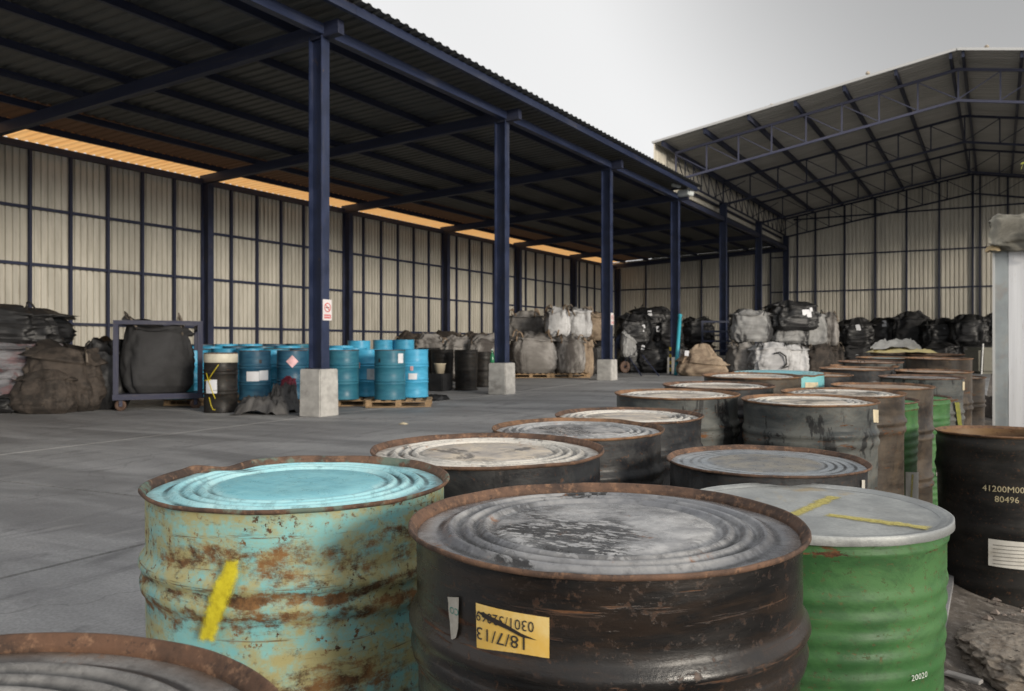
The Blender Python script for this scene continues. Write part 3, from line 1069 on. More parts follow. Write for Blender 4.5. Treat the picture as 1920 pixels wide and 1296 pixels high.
# a point of the photograph on a drum's shell: used to set labels where they stick
def cyl_hit(d, px, py, R=R0 + 0.002):
    t = (px - 960) / FPX
    D = Vector((t * cos(YAW) - sin(YAW), t * sin(YAW) + cos(YAW)))
    ln = LEANS.get(d.name, 0.0)
    zl = 0.7
    for _ in range(3):
        C = Vector((d.location.x - LD.x * ln * zl, d.location.y - LD.y * ln * zl))
        b = D.dot(C); a = D.dot(D); c = C.dot(C) - R * R
        s = (b - sqrt(max(0, b * b - a * c))) / a
        P = D * s - C
        zl = (CZ - (py - HY) * s / FPX - d.location.z) - ln * (P.x * LD.x + P.y * LD.y)
    return atan2(P.y, P.x) - (0 if ln else d.rotation_euler.z), zl / d.scale.z

def shell_patch(d, name, quad, m, R=R0 + 0.0025, nu=12, nv=8, jag=0.0, seed=0):
    """quad: list of rows ((xl,y),(xr,y)) top to bottom, in photograph pixels"""
    rows = [(cyl_hit(d, *a, R=R), cyl_hit(d, *b, R=R)) for a, b in quad]
    V, F, UV = [], [], []
    for j in range(nv + 1):
        t = j / nv * (len(rows) - 1)
        i0 = min(int(t), len(rows) - 2); f = t - i0
        la, lb = rows[i0][0], rows[i0 + 1][0]
        ra, rb = rows[i0][1], rows[i0 + 1][1]
        A = (lerp(la[0], lb[0], f), lerp(la[1], lb[1], f))
        B = (lerp(ra[0], rb[0], f), lerp(ra[1], rb[1], f))
        for i in range(nu + 1):
            u = i / nu
            th, z = lerp(A[0], B[0], u), lerp(A[1], B[1], u)
            if jag and i in (0, nu):
                th += jag * mn.noise(Vector((j * 1.7, i, seed)))
            V.append((R * cos(th), R * sin(th), z)); UV.append((u, 1 - j / nv))
    for j in range(nv):
        for i in range(nu):
            a = j * (nu + 1) + i
            F.append((a, a + 1, a + nu + 2, a + nu + 1))
    return obj(name, mesh_of(name, V, F, True, m, UV), d)

def text_on(d, s, px, py, size, m, flip=False, R=R0 + 0.0035, name='lettering', squeeze=1.0):
    """flat print bent onto the shell; size in metres"""
    cu = bpy.data.curves.new('text', 'FONT')
    cu.body = s
    cu.size = size
    cu.align_x = 'CENTER'
    cu.resolution_u = 2
    tmp = bpy.data.objects.new('text_tmp', cu)
    COL.objects.link(tmp)
    dg = bpy.context.evaluated_depsgraph_get()
    me = bpy.data.meshes.new_from_object(tmp.evaluated_get(dg))
    bpy.data.objects.remove(tmp)
    th0, z0 = cyl_hit(d, px, py, R=R)
    for v in me.vertices:
        x, y = v.co.x * squeeze, v.co.y - size * 0.35
        if flip: x, y = -x, -y
        th = th0 + x / R
        v.co = (R * cos(th), R * sin(th), z0 + y)
    me.materials.clear(); me.materials.append(m)
    return obj(name, me, d)

def alpha_print(name, c, c2, cover=0.6, edge='both', rough=0.6, scale=30, soft=(0.36, 0.52)):
    """sprayed or worn print with ragged gaps"""
    m = NB(name)
    v = m.coord('Object', True)
    f = m.noise(v, scale, 8, 0.75)
    m.col(m.mix(m.ramp(f, 0.35, 0.65), c, c2))
    m.rough(rough)
    uv = m.n('ShaderNodeTexCoord')
    sp = m.n('ShaderNodeSeparateXYZ')
    m.t.links.new(uv.outputs['UV'], sp.inputs[0])
    u, w = sp.outputs[0], sp.outputs[1]
    eu = m.math('MINIMUM', u, m.math('SUBTRACT', 1.0, u))
    ev = m.math('MINIMUM', w, m.math('SUBTRACT', 1.0, w))
    e = m.math('MINIMUM', m.ramp(eu, 0, 0.42), m.ramp(ev, 0, 0.12)) if edge == 'both' else 1.0
    al = m.math('ADD', m.math('MULTIPLY', e, 0.9) if edge == 'both' else 0.5, m.math('SUBTRACT', f, 1.0 - cover))
    m.set(m.b.inputs['Alpha'], m.ramp(al, soft[0], soft[1]))
    return m.m

M_YEL = alpha_print('yellow_spray_paint', (0.46, 0.38, 0.008), (0.60, 0.52, 0.02), 0.46, soft=(0.05, 0.85), scale=60)
M_YELX = alpha_print('yellow_chalk_stripe', (0.50, 0.40, 0.06), (0.56, 0.50, 0.16), 0.34, scale=95, soft=(0.25, 0.95))
M_LABY = alpha_print('yellow_paper_label', (0.72, 0.46, 0.10), (0.78, 0.60, 0.26), 0.80, edge='none', scale=9)
M_LABW = simple('grubby_white_label', (0.56, 0.54, 0.49), 0.6, var=0.12, dirt=((0.22, 0.18, 0.12), 0.6))
M_LABC = simple('cream_paper_label', (0.60, 0.52, 0.36), 0.6, var=0.12, dirt=((0.2, 0.16, 0.1), 0.6))
M_INK = alpha_print('black_ink', (0.02, 0.02, 0.02), (0.05, 0.045, 0.04), 0.74, edge='none', scale=55)
M_INKG = simple('faded_grey_ink', (0.20, 0.19, 0.17), 0.7, var=0.1, bump=0)
M_TEALINK = simple('teal_ink', (0.04, 0.22, 0.18), 0.7, var=0.1, bump=0)
M_STENCIL = alpha_print('worn_cream_stencil', (0.36, 0.31, 0.18), (0.46, 0.40, 0.26), 0.78, edge='none', scale=26)
M_REDINK = simple('red_sign_print', (0.55, 0.04, 0.04), 0.5, var=0.1, bump=0)

# ------------------------------------------------------------------ the front drums
def dent_dir(d_px, c):   # angle on the drum facing a photo column
    pass
# hero black drum
x, y, t = place(766, 1523, 904)
d1 = drum('large black drum with rusty rim, black flaking lid patch and torn yellow label', x, y, t, M_D1, M_RIM,
          lid_mat('tar_flaked_hero_lid', (0.16, 0.165, 0.18), (0.36, 0.355, 0.35), (0.28, 0.28, 0.285), (0.50, 0.495, 0.49), tar=0.99, rust=0.3, rough=0.16),
          'A', seg=160, seed=3, amp=0.0035, dents=((radians(-60), .5, 0.55, 0.2, 0.004, 0),))
shell_patch(d1, 'yellow_label', [((892, 1130), (1030, 1158)), ((894, 1214), (1030, 1240))], M_LABY, nu=16, nv=10)
shell_patch(d1, 'white_label', [((839, 1119), (860, 1120)), ((843, 1165), (859, 1172)), ((846, 1200), (855, 1196))], M_LABW, nu=4, nv=8, jag=0.006, seed=4)
text_on(d1, '18/7/13', 938, 1198, 0.0225, M_INK, flip=True, squeeze=1.15)
text_on(d1, '0301/32069', 943, 1166, 0.019, M_INK, flip=True, squeeze=0.95)
text_on(d1, 'CO', 851, 1146, 0.013, M_TEALINK, flip=True)
M_SMEAR = alpha_print('black_tar_smear', (0.012, 0.011, 0.011), (0.03, 0.022, 0.018), 0.62, scale=22)
shell_patch(d1, 'tar_smear', [((886, 1142), (905, 1146)), ((905, 1160), (950, 1168)), ((945, 1178), (985, 1190)), ((975, 1195), (1020, 1204))], M_SMEAR, R=R0 + 0.0042, nu=6, nv=18, jag=0.02, seed=2)

# turquoise drum with kinked rim
x, y, t = place(258, 843, 853)
da = atan2(-y, -x)
d2 = drum('turquoise drum with scabby rust, kinked rim and a yellow sprayed arrow on its side', x, y, t, M_D2, M_RIMG, M_LIDT, 'A', seg=160, seed=8, amp=0.0042,
          dents=((YAW + radians(90 + 48), 0.16, HB, 0.05, 0.016, 0.007), (YAW + radians(90 + 62), 0.10, HB, 0.05, -0.006, -0.003), (YAW - radians(42), 0.14, HB - 0.01, 0.05, 0.010, 0.004),
                 (YAW - radians(35), .35, HB - 0.17, 0.10, 0.010, 0.02)))
shell_patch(d2, 'paint_mark', [((424, 1040), (450, 1040)), ((404, 1072), (458, 1074)), ((390, 1096), (452, 1100)), ((382, 1120), (440, 1128)), ((374, 1150), (432, 1156)), ((366, 1180), (418, 1186)), ((360, 1210), (410, 1214))], M_YEL, R=R0 + 0.0130, nu=12, nv=26, jag=0.02, seed=6)

# rust-rimmed drum cut off by the bottom corner
C3 = Vector((-0.443 * cos(YAW) - 0.545 * sin(YAW), -0.443 * sin(YAW) + 0.545 * cos(YAW)))
d3 = drum('nearest drum, brown rusty rim and grey ribbed lid, cut off at the bottom left', C3.x, C3.y, CZ - 0.280, M_BLACKS[2], rim_mat('deep_brown_rim', (0.035, 0.020, 0.013), (0.13, 0.065, 0.036)),
          lid_mat('smeared_grey_lid', (0.12, 0.115, 0.11), (0.30, 0.29, 0.275), (0.22, 0.2, 0.18), (0.3, 0.28, 0.26), tar=0.7, rust=0.4, rough=0.3), 'A', seg=128, seed=12)

# green drum with galvanised lid
x, y, t = place(1280, 1787, 903)
dg_ = drum('bright green ribbed drum under a pale galvanised lid with yellow stripes', x, y, t - 0.006, M_GREEN, M_RIM, M_GALV, 'G', lidk=None, seg=144, seed=5, amp=0.003,
           dents=((radians(-70), .25, 0.78, 0.05, 0.004, 0), (radians(-45), .2, 0.70, 0.09, 0.004, 0), (radians(-100), .3, 0.62, 0.06, 0.003, 0)))
ring = lathe('clamp_ring', [(0.2875, HB - 0.020), (0.2962, HB - 0.0198), (0.2980, HB - 0.0185), (0.2972, HB - 0.004), (0.2968, HB + 0.002), (0.2955, HB + 0.0036), (0.2925, HB + 0.0036), (0.2900, HB + 0.002), (0.286, HB + 0.0022), (0.280, HB + 0.0015), (0.274, HB - 0.002), (0.270, HB - 0.0035)], 144,
             deform=make_deform(5, 0.003))
obj('clamp_ring', ring, dg_, M_GALV)
lidm = lathe('lid', [(0.271, HB - 0.004), (0.262, HB - 0.0045), (0.2, HB - 0.0035), (0.1, HB - 0.002), (0.012, HB - 0.002)], 144, deform=make_deform(5, 0.003), close=True)
obj('lid', lidm, dg_, M_GALV)
def lid_stripe(d, a, b, w, z=HB - 0.0008, H=None):
    """stripe between two photo points on the lid"""
    ln = LEANS.get(d.name, 0.0)
    P = []
    for px, py in (a, b):
        zz = d.location.z + z * d.scale.z
        t_ = (px - 960) / FPX
        for _ in range(3):
            s = (CZ - zz) * FPX / (py - HY)
            q = Vector(((t_ * cos(YAW) - sin(YAW)) * s - d.location.x + LD.x * ln * z, (t_ * sin(YAW) + cos(YAW)) * s - d.location.y + LD.y * ln * z))
            zz = d.location.z + z * d.scale.z + ln * (q.x * LD.x + q.y * LD.y)
        P.append(q)
    ax = (P[1] - P[0]); n_ = Vector((-ax.y, ax.x)).normalized()
    V, F, UV = [], [], []
    N = 14
    for i in range(N + 1):
        c = P[0] + ax * i / N
        ww = w * (0.8 + 0.35 * mn.noise(Vector((i * 0.6, P[0].x * 9, 1))))
        V += [(c.x + n_.x * ww / 2, c.y + n_.y * ww / 2, z), (c.x - n_.x * ww / 2, c.y - n_.y * ww / 2, z)]
        UV += [(0, i / N), (1, i / N)]
    for i in range(N):
        F.append((2 * i, 2 * i + 1, 2 * i + 3, 2 * i + 2))
    obj('yellow_stripe', mesh_of('yellow_stripe', V, F, False, M_YELX, UV), d)
lid_stripe(dg_, (1478, 970), (1572, 928), 0.085)
lid_stripe(dg_, (1535, 963), (1762, 993), 0.10, z=HB - 0.0004)
text_on(dg_, '20020', 1725, 1268, 0.020, alpha_print('chalk_white', (0.50, 0.54, 0.50), (0.6, 0.62, 0.6), 0.58, edge='none', scale=80), R=R0 + 0.008)

front = [
    # (left, right, top), label, body, rim, lid, kind, lidk, seed, dents
    ((693, 1134, 811), 'black drum behind the turquoise one, its lid smeared with sand and tar', 0, M_RIM, 1, 'A', 'ring', 21),
    ((919, 1247, 783), 'black drum with orange rusty rim and grey ringed lid, third in the left-hand row', 0, M_RIMO, 0, 'A', 'ring', 22),
    ((1041, 1320, 763), 'black drum with a sandy white lid, fourth along the left-hand row', 0, M_RIM, 1, 'A', 'ring', 23),
    ((1151, 1388, 728), 'grey-black drum with black drips under a dented rusty rim', 1, M_RIMO, 1, 'A', 'ring', 24),
    ((1242, 1454, 714), 'black drum with white dusty lid just behind the dripping grey one', 0, M_RIM, 1, 'A', 'ring', 25),
    ((1316, 1507, 698), 'brown-black drum with a dented orange rim in front of the light blue one', 2, M_RIMO, 1, 'A', 'ring', 26),
    ((1249, 1638, 834), 'black drum with a smooth wet blue-grey lid behind the green one', 0, M_RIM, 'B', 'A', 'flat', 27),
    ((1387, 1652, 738), 'grey drum with broad rusty hoop and a small cream label', 1, M_RIMO, 1, 'A', 'ring', 28),
    ((1463, 1702, 726), 'brown-grey drum with dented rim behind the cream-labelled grey drum', 2, M_RIMO, 1, 'A', 'ring', 29),
    ((1557, 1755, 716), 'dark drum with pairs of shiny raised hoops between the green drums', 2, M_RIMO, 2, 'B', 'flat', 30),
    ((1646, 1812, 701.5), 'grey-black drum with a cream sticker and olive paint near its right edge', 1, M_RIM, 0, 'B', 'flat', 31),
    ((1677, 1827, 691.5), 'grey drum with brown lid behind the one with olive paint', 2, M_RIMO, 2, 'B', 'flat', 32),
    ((1535, 1676, 687), 'dark drum with a thin brown rim, left of the grey brown-lidded one', 0, M_RIMO, 2, 'A', 'flat', 33),
    ((1555, 1687, 682.5), 'dark drum right behind the one with the thin brown rim', 0, M_RIMO, 2, 'A', 'flat', 34),
    ((1696, 1826, 669), 'drum with a bright orange rusty top band near the far end', 2, M_RIMO, 2, 'B', 'flat', 35),
    ((1569, 1696, 675), 'grey drum with black handwriting marks near the far end', 1, M_RIM, 2, 'A', 'flat', 36),
]
FD = []
lidB = M_LIDB
for (px, lab, bi, rm, li, kd, lk, sd_) in front:
    x, y, t = place(*px)
    near = px[1] - px[0] > 250
    dn = [(radians(rnd.uniform(0, 360)), rnd.uniform(.15, .4), HB - rnd.uniform(0, .25), rnd.uniform(.04, .12), rnd.uniform(.003, .008), rnd.uniform(0, .003)) for _ in range(3)]
    FD.append(drum(lab, x, y, t, M_BLACKS[bi], rm, lidB if li == 'B' else M_LIDS[li], kd, lk, seg=112 if near else 64, seed=sd_, amp=0.0045, dents=dn))
# labels on them
shell_patch(FD[7], 'cream_label', [((1637, 768), (1651, 769)), ((1638, 792), (1651, 793))], M_LABC, nu=4, nv=3)
text_on(FD[3], '12K', 1352, 766, 0.05, M_INK)
shell_patch(FD[10], 'cream_label', [((1805, 716), (1810.5, 716)), ((1805, 732), (1810.5, 732))], M_LABC, nu=3, nv=3)
M_OLIVE = alpha_print('olive_green_spray', (0.12, 0.13, 0.015), (0.2, 0.19, 0.02), 0.6)
shell_patch(FD[10], 'paint_mark', [((1788, 752), (1800, 752)), ((1794, 800), (1806, 800))], M_OLIVE, nu=4, nv=12, R=R0 + 0.013)
shell_patch(FD[6], 'white_label', [((1616, 900), (1622, 900)), ((1616, 930), (1622, 930))], M_LABW, nu=2, nv=2)
text_on(FD[15], 'V2', 1615, 680, 0.07, M_INK)

# turquoise-topped drum in the left row
M_TQ = drum_paint('light_turquoise_paint', (0.14, 0.40, 0.44), (0.20, 0.48, 0.50), rust=0.15, scratch=0.4, speck=0.4)
x, y, t = place(1372, 1549, 694)
d10 = drum('light turquoise drum with chipped rim and cream sticker further down the row', x, y, t, M_TQ, M_RIMO, M_LIDT, 'A', 'flat', seg=64, seed=41,
           dents=((YAW - radians(60), 0.1, HB, 0.03, 0.004, 0.006),))
shell_patch(d10, 'cream_label', [((1510, 717), (1534, 717)), ((1510, 728), (1534, 728))], M_LABC, nu=4, nv=2)
for c_ in d10.children:
    if c_.name.startswith('lid'): c_.location.z = 0.016
# two drums between the rows
for (pr, lab, sd_) in (((1455, 1601, 697.5), 'dark drum with rusty lid peeping out behind the light turquoise one', 44),
                       ((1500, 1633, 700.5), 'dark drum with a white rag on its rim between the two rows', 45)):
    x, y, t = place(*pr)
    x += 0.0
    dd = drum(lab, x, y, t, M_BLACKS[0], M_RIMO, M_LIDS[2], 'A', 'flat', seg=56, seed=sd_)
M_RAG = simple('white_rag', (0.6, 0.58, 0.55), 0.8, var=0.1)
def crumple(name, w, d_, h, m, seed=0, n=22, ridge=1.0, droop=0.0):
    V, F = [], []
    for j in range(n + 1):
        for i in range(n + 1):
            u, v = i / n * 2 - 1, j / n * 2 - 1
            e = max(0, 1 - (abs(u) ** 3 + abs(v) ** 3) * 0.8)
            q = Vector((u * 1.6, v * 1.6, seed))
            rr = 1 + 0.22 * mn.noise(q * 0.8 + Vector((7, 3, 1)))
            hz = (1 - abs(mn.noise(q * 1.4)) * 2.0) * 0.55 + (1 - abs(mn.noise(q * 3.2)) * 2) * 0.3 * ridge + 0.12 * mn.noise(q * 8)
            z = h * (0.25 + 0.75 * hz) * min(1, e * 1.4) - droop * (1 - e)
            V.append((u * w / 2 * rr + 0.04 * w * mn.noise(q * 2), v * d_ / 2 * rr + 0.04 * d_ * mn.noise(q * 2.2), max(z, 0.004 if droop == 0 else -1)))
    for j in range(n):
        for i in range(n):
            a = j * (n + 1) + i
            F.append((a, a + 1, a + n + 2, a + n + 1))
    me = mesh_of(name, V, F, True, m)
    return me
rag = thing('rag', 'small white rag lying on the rim of a dark drum', 'rag', (dd.location.x + 0.16, dd.location.y - 0.20, t - 0.004))
obj('cloth', crumple('cloth', 0.12, 0.1, 0.045, M_RAG, 4, 10), rag)

# green drums behind
for (pr, lab, sd_) in (((1508, 1726, 739), 'narrow strip of a green ribbed drum with a yellow and white label', 51),
                       ((1606, 1786, 736), 'green ribbed drum with a plain white label behind the hooped dark drum', 52)):
    x, y, t = place(*pr)
    dd = drum(lab, x, y, t, M_GREEN, M_RIM, M_LIDGREEN, 'G', 'flat', seg=80, seed=sd_)
    if sd_ == 51:
        shell_patch(dd, 'white_label', [((1698, 885), (1723, 885)), ((1698, 940), (1723, 940))], M_LABW, nu=8, nv=4, R=R0 + 0.007)
        shell_patch(dd, 'yellow_print', [((1706, 885), (1716, 885)), ((1704, 940), (1712, 940))], M_YELX, nu=4, nv=6, R=R0 + 0.0085)
    else:
        shell_patch(dd, 'white_label', [((1756, 846), (1770, 846)), ((1756, 893), (1770, 893))], M_LABW, nu=6, nv=4, R=R0 + 0.007)
# slim drum right of the far row, light side
x, y, t = place(1702, 1838, 704)
drum('slim edge of a pale tan drum right of the far row', x + 0.05, y + 0.3, t, M_BLACKS[2], M_RIMO, M_LIDS[2], 'B', 'flat', seg=56, seed=58)
# far end
x, y, t = place(1604, 1722, 668)
drum('drum with a pale turquoise lid near the far end of the yard row', x, y, t, M_BLACKS[1], M_RIMO, M_LIDT, 'A', 'flat', seg=48, seed=61)
x2, y2, t2 = place(1700, 1811, 662.5)
drum('farthest drum of the right-hand row, with a thin orange rim', x2, y2, t2, M_BLACKS[2], M_RIMO, M_LIDS[2], 'A', 'flat', seg=48, seed=62)
x3, y3, t3 = place(1630, 1735, 661)
drum('farthest drum carrying the crumpled yellow and white plastic', x3, y3, t3, M_BLACKS[1], M_RIMO, M_LIDS[1], 'A', 'flat', seg=48, seed=63)
M_YPL = simple('yellow_plastic_sheet', (0.62, 0.50, 0.20), 0.4, var=0.2)
M_WPL = simple('dirty_white_plastic', (0.42, 0.40, 0.36), 0.45, var=0.25)
ys_ = thing('plastic_sheet', 'crumpled yellow plastic sheet spread over the far drums', 'plastic sheet', (x3 + 0.05, y3 - 0.05, t3 - 0.005), 0.4)
obj('sheet', crumple('sheet', 0.62, 0.62, 0.07, M_YPL, 3, 20), ys_)
ws_ = thing('plastic_wrap', 'grey-white bundle of plastic wrap on the yellow sheet', 'plastic wrap', (x3 - 0.02, y3, t3 + 0.035), 0.2)
obj('wrap', crumple('wrap', 0.50, 0.4, 0.15, M_WPL, 9, 20), ws_)

# black open-head drum at the right edge
zc = 4.15
p = at(1878, zc)
dB = drum('black open-head drum with cream stencilled numbers and white label at the right edge', p.x, p.y, CZ - 0.398 - 0.012, M_BLACKP, M_RIMO, None, 'P', None, seg=128, seed=71, amp=0.004,
          base=CZ - 1.278, dents=((radians(-40), .3, HB, .04, .006, .004),))
def shell_in(H=HB):
    return [(0.287, H - 0.006), (0.278, H - 0.02), (0.262, H * 0.5), (0.250, 0.03), (0.01, 0.028)]
M_INNER = drum_paint('rusty_drum_inside', (0.10, 0.05, 0.02), (0.16, 0.09, 0.035), rust=0.6)
obj('liner', lathe('liner', shell_in(), 64, close=True, deform=make_deform(71, 0.004)), dB, M_INNER)
text_on(dB, '41200M007', 1886, 918, 0.040, M_STENCIL, R=0.291)
text_on(dB, '80496', 1888, 937, 0.040, M_STENCIL, R=0.291)
shell_patch(dB, 'white_label', [((1853, 1010), (1935, 1018)), ((1853, 1060), (1935, 1070))], M_LABW, nu=12, nv=6, R=0.290)
for k in range(6):
    yk = 1021 + k * 7
    shell_patch(dB, 'print_line', [((1862, yk), (1928, yk + 5)), ((1862, yk + 1.6), (1928, yk + 6.6))], M_INKG, nu=8, nv=1, R=0.2912)

# ------------------------------------------------------------------ blue drums under the shed
M_CY = drum_paint('bright_cyan_drum_paint', (0.045, 0.30, 0.50), (0.07, 0.38, 0.60), rust=-0.5, rough=0.35, scratch=0.05, speck=0.03)
M_DK = drum_paint('deep_teal_blue_drum_paint', (0.016, 0.070, 0.125), (0.028, 0.10, 0.16), rust=-0.4, rough=0.4, scratch=0.1, speck=0.05)
M_MD = drum_paint('mid_blue_drum_paint', (0.020, 0.115, 0.175), (0.030, 0.15, 0.21), rust=-0.4, rough=0.4, scratch=0.1, speck=0.05)
M_TL = drum_paint('dull_teal_drum_paint', (0.02, 0.16, 0.20), (0.03, 0.2, 0.24), rust=-0.3, rough=0.4)
M_CAP = lid_mat('blue_drum_head', (0.09, 0.15, 0.16), (0.22, 0.22, 0.18), (0.10, 0.17, 0.19), (0.2, 0.19, 0.15), tar=0.2, rust=0.5)
GRP_BLUE = 'blue drums stored on pallets under the shed'
M_WOOD = simple('pallet_wood', (0.30, 0.20, 0.11), 0.8, var=0.35, scale=4, dirt=((0.08, 0.06, 0.04), 0.6))
def pallet(label, x, y, rz, size=(1.2, 1.0), z=None, k=0, group='wooden pallets under the blue drums'):
    gz = g(x, y) if z is None else z
    p_ = thing('wooden_pallet', label, 'pallet', (x, y, gz), rz, group)
    w, d_ = size
    for i in range(7):
        xx = -w / 2 + 0.05 + (w - 0.1) * i / 6
        box('deck_board', xx - 0.048, xx + 0.048, -d_ / 2, d_ / 2, 0.114, 0.136, M_WOOD, p_)
    for j in range(3):
        yy = -d_ / 2 + 0.05 + (d_ - 0.1) * j / 2
        box('stringer', -w / 2, w / 2, yy - 0.045, yy + 0.045, 0.094, 0.113, M_WOOD, p_)
        for i in range(3):
            xx = -w / 2 + 0.06 + (w - 0.12) * i / 2
            box('block', xx - 0.055, xx + 0.055, yy - 0.045, yy + 0.045, 0.020, 0.093, M_WOOD, p_)
        box('bottom_board', -w / 2, w / 2, yy - 0.047, yy + 0.047, 0, 0.019, M_WOOD, p_)
    return p_
M_LABEL = simple('clean_white_label', (0.62, 0.63, 0.66), 0.5, var=0.06)
M_PINK = simple('pink_hazard_label', (0.60, 0.36, 0.38), 0.5, var=0.3)
def blue_drum(label, px, z, mt, lift=0.14, lidm=None, H=0.92, dx=0.0, seed=0):
    p_ = at(px, z)
    gz = g(p_.x, p_.y) + lift
    return drum(label, p_.x, p_.y, gz + H, mt, mt if mt is M_CY else M_RIM, lidm or M_CAP, 'B2' if False else 'B', 'flat', seg=40, seed=80 + seed % 3, amp=0.0015, group=GRP_BLUE, base=gz, name='blue_drum', rz=0)
def flat_label(d, px, py, w, h, m, turn=0.0, name='label'):
    th, zz = cyl_hit(d, px, py)
    V, F = [], []
    n = 6
    for j in range(n + 1):
        for i in range(n + 1):
            u, v = (i / n - .5) * w, (j / n - .5) * h
            if turn: u, v = u * cos(turn) - v * sin(turn), u * sin(turn) + v * cos(turn)
            R = R0 + 0.012
            V.append((R * cos(th + u / R), R * sin(th + u / R), zz + v))
    for j in range(n):
        for i in range(n):
            a = j * (n + 1) + i
            F.append((a, a + 1, a + n + 2, a + n + 1))
    return obj(name, mesh_of(name, V, F, True, m), d)
B = [
    ('dull teal drum half hidden by the trolley, leftmost of the front blue drums', 334, 16.3, M_TL),
    ('bright cyan drum seen through the trolley frame', 361, 16.9, M_CY),
    ('dark blue drum with two white paper labels next to the black banded drum', 478, 15.9, M_DK),
    ('bright cyan sliver of a drum left of the pink hazard diamond', 514, 16.9, M_CY),
    ('dark blue drum with a pink hazard diamond beside the first column', 548, 16.2, M_DK),
    ('cyan drum half hidden by the first concrete plinth', 600, 16.7, M_CY),
    ('dark blue drum just right of the first concrete plinth', 644, 16.0, M_MD),
    ('cyan drum with small pink and grey labels between two darker blue drums', 687, 16.8, M_CY),
    ('mid blue drum with a white label near its top, on the outer pallet', 731, 15.9, M_MD),
    ('cyan drum at the right end of the front row, on the outer pallet', 775, 16.5, M_CY),
]
BD = [blue_drum(l, px, z, m, seed=i) for i, (l, px, z, m) in enumerate(B)]
flat_label(BD[2], 474, 706, 0.23, 0.17, M_LABEL)
flat_label(BD[2], 495, 704, 0.19, 0.17, M_LABEL)
flat_label(BD[4], 548, 678, 0.16, 0.16, M_PINK, pi / 4)
flat_label(BD[7], 672, 685, 0.09, 0.11, M_PINK)
flat_label(BD[7], 695, 702, 0.15, 0.2, simple('grey_paper_label', (0.4, 0.45, 0.48), 0.6))
flat_label(BD[8], 751, 672, 0.13, 0.17, M_LABEL)
flat_label(BD[9], 774, 706, 0.16, 0.11, M_LABEL)
flat_label(BD[9], 772, 691, 0.06, 0.08, M_PINK)
M_HOLE = simple('black_plastic_plug', (0.01, 0.01, 0.012), 0.4, bump=0)
flat_label(BD[2], 488, 678, 0.05, 0.06, M_HOLE, name='plug')
flat_label(BD[8], 712, 676, 0.04, 0.07, M_HOLE, name='plug')
# drums behind the front row
cols = [M_DK, M_CY, M_MD, M_CY]
cn = {M_DK.name: 'dark blue', M_CY.name: 'cyan', M_MD.name: 'mid blue'}
where = {0: 'second row', 1: 'third row', 2: 'rearmost row'}
ordn = ['first', 'second', 'third', 'fourth', 'fifth', 'sixth', 'seventh', 'eighth']
for r, (z, lift, pxs) in enumerate(((17.9, 0.16, (322, 372, 424, 470, 520, 568, 622, 662)), (19.2, 0.20, (345, 395, 442, 490, 540, 640)), (20.6, 0.24, (330, 378, 425, 470, 516, 560)))):
    for k, px in enumerate(pxs):
        mt = cols[(r * 3 + k * 2 + k // 2) % 4]
        o = blue_drum(f'{cn[mt.name]} drum, {ordn[k]} from the trolley in the {where[r]} of blue drums', px, z + 0.12 * ((k * 7) % 3 - 1), mt, lift=lift, seed=k, lidm=M_LIDS[2] if (k + r) % 2 else M_CAP)
for k, (px, z) in enumerate(((673, 21.5), (719, 23.4), (757, 23.4))):
    blue_drum(('cyan drum with a plug hole behind the two darker blue drums', 'left of the two cyan drums standing high at the back', 'right of the two cyan drums standing high at the back')[k], px, z, M_CY, lift=0.30, lidm=M_LIDT, seed=k)
for k, (px, z, ln) in enumerate(((750, 16.15, 'wooden pallet jutting into the yard under the outermost blue drums'), (690, 17.4, 'wooden pallet under the cyan drum with pink and grey labels'), (640, 16.5, 'wooden pallet right of the first concrete plinth'),
                                 (540, 16.7, 'wooden pallet under the drum with the hazard diamond'), (490, 16.3, 'wooden pallet under the drum with two white labels'),
                                 (380, 16.9, 'wooden pallet behind the black banded drum'), (725, 23.4, 'stacked pallet under the two high cyan drums'))):
    p_ = at(px, z)
    pallet(ln, p_.x, p_.y, YAW + radians((4, -6, 3, 8, -4, 5, 0)[k]), z=None if k < 6 else g(p_.x, p_.y) + 0.14)
    if k == 6:
        pallet('lower pallet of the stack under the two high cyan drums', p_.x, p_.y, YAW)

# black drum with the cream band
p_ = at(414, 15.0)
gz = g(p_.x, p_.y)
bk = drum('tall black drum with a cream top band and yellow crossed label beside the trolley', p_.x, p_.y, gz + 1.04, M_BLACKP, M_RIM, M_LIDS[1], 'B', 'flat', seg=56, seed=90, amp=0.002, group=None, name='black_drum')
M_BAND = simple('cream_painted_band', (0.50, 0.47, 0.38), 0.5, var=0.15)
bandm = lathe('top_band', [(0.2862, HB - 0.145), (0.2905, HB - 0.142), (0.2905, HB - 0.02), (0.288, HB - 0.016)], 48, M_BAND)
obj('top_band', bandm, bk)
o = flat_label(bk, 396, 725, 0.22, 0.20, M_LABEL)
V = []
for (a, b) in (((388, 700), (404, 748)), ((384, 714), (396, 712)), ((410, 684), (392, 712)), ((393, 745), (404, 790))):
    th0, z0 = cyl_hit(bk, *a); th1, z1 = cyl_hit(bk, *b)
    R = 0.2975
    pts = [(R * cos(lerp(th0, th1, t)), R * sin(lerp(th0, th1, t)), max(0.05, lerp(z0, z1, t))) for t in (0, .33, .66, 1)]
    obj('yellow_stroke', tube_mesh('yellow_stroke', pts, 0.008, simple('yellow_mark', (0.5, 0.4, 0.02), 0.5) if not V else V[0], 5), bk)
    if not V: V.append(bpy.data.materials['yellow_mark'])

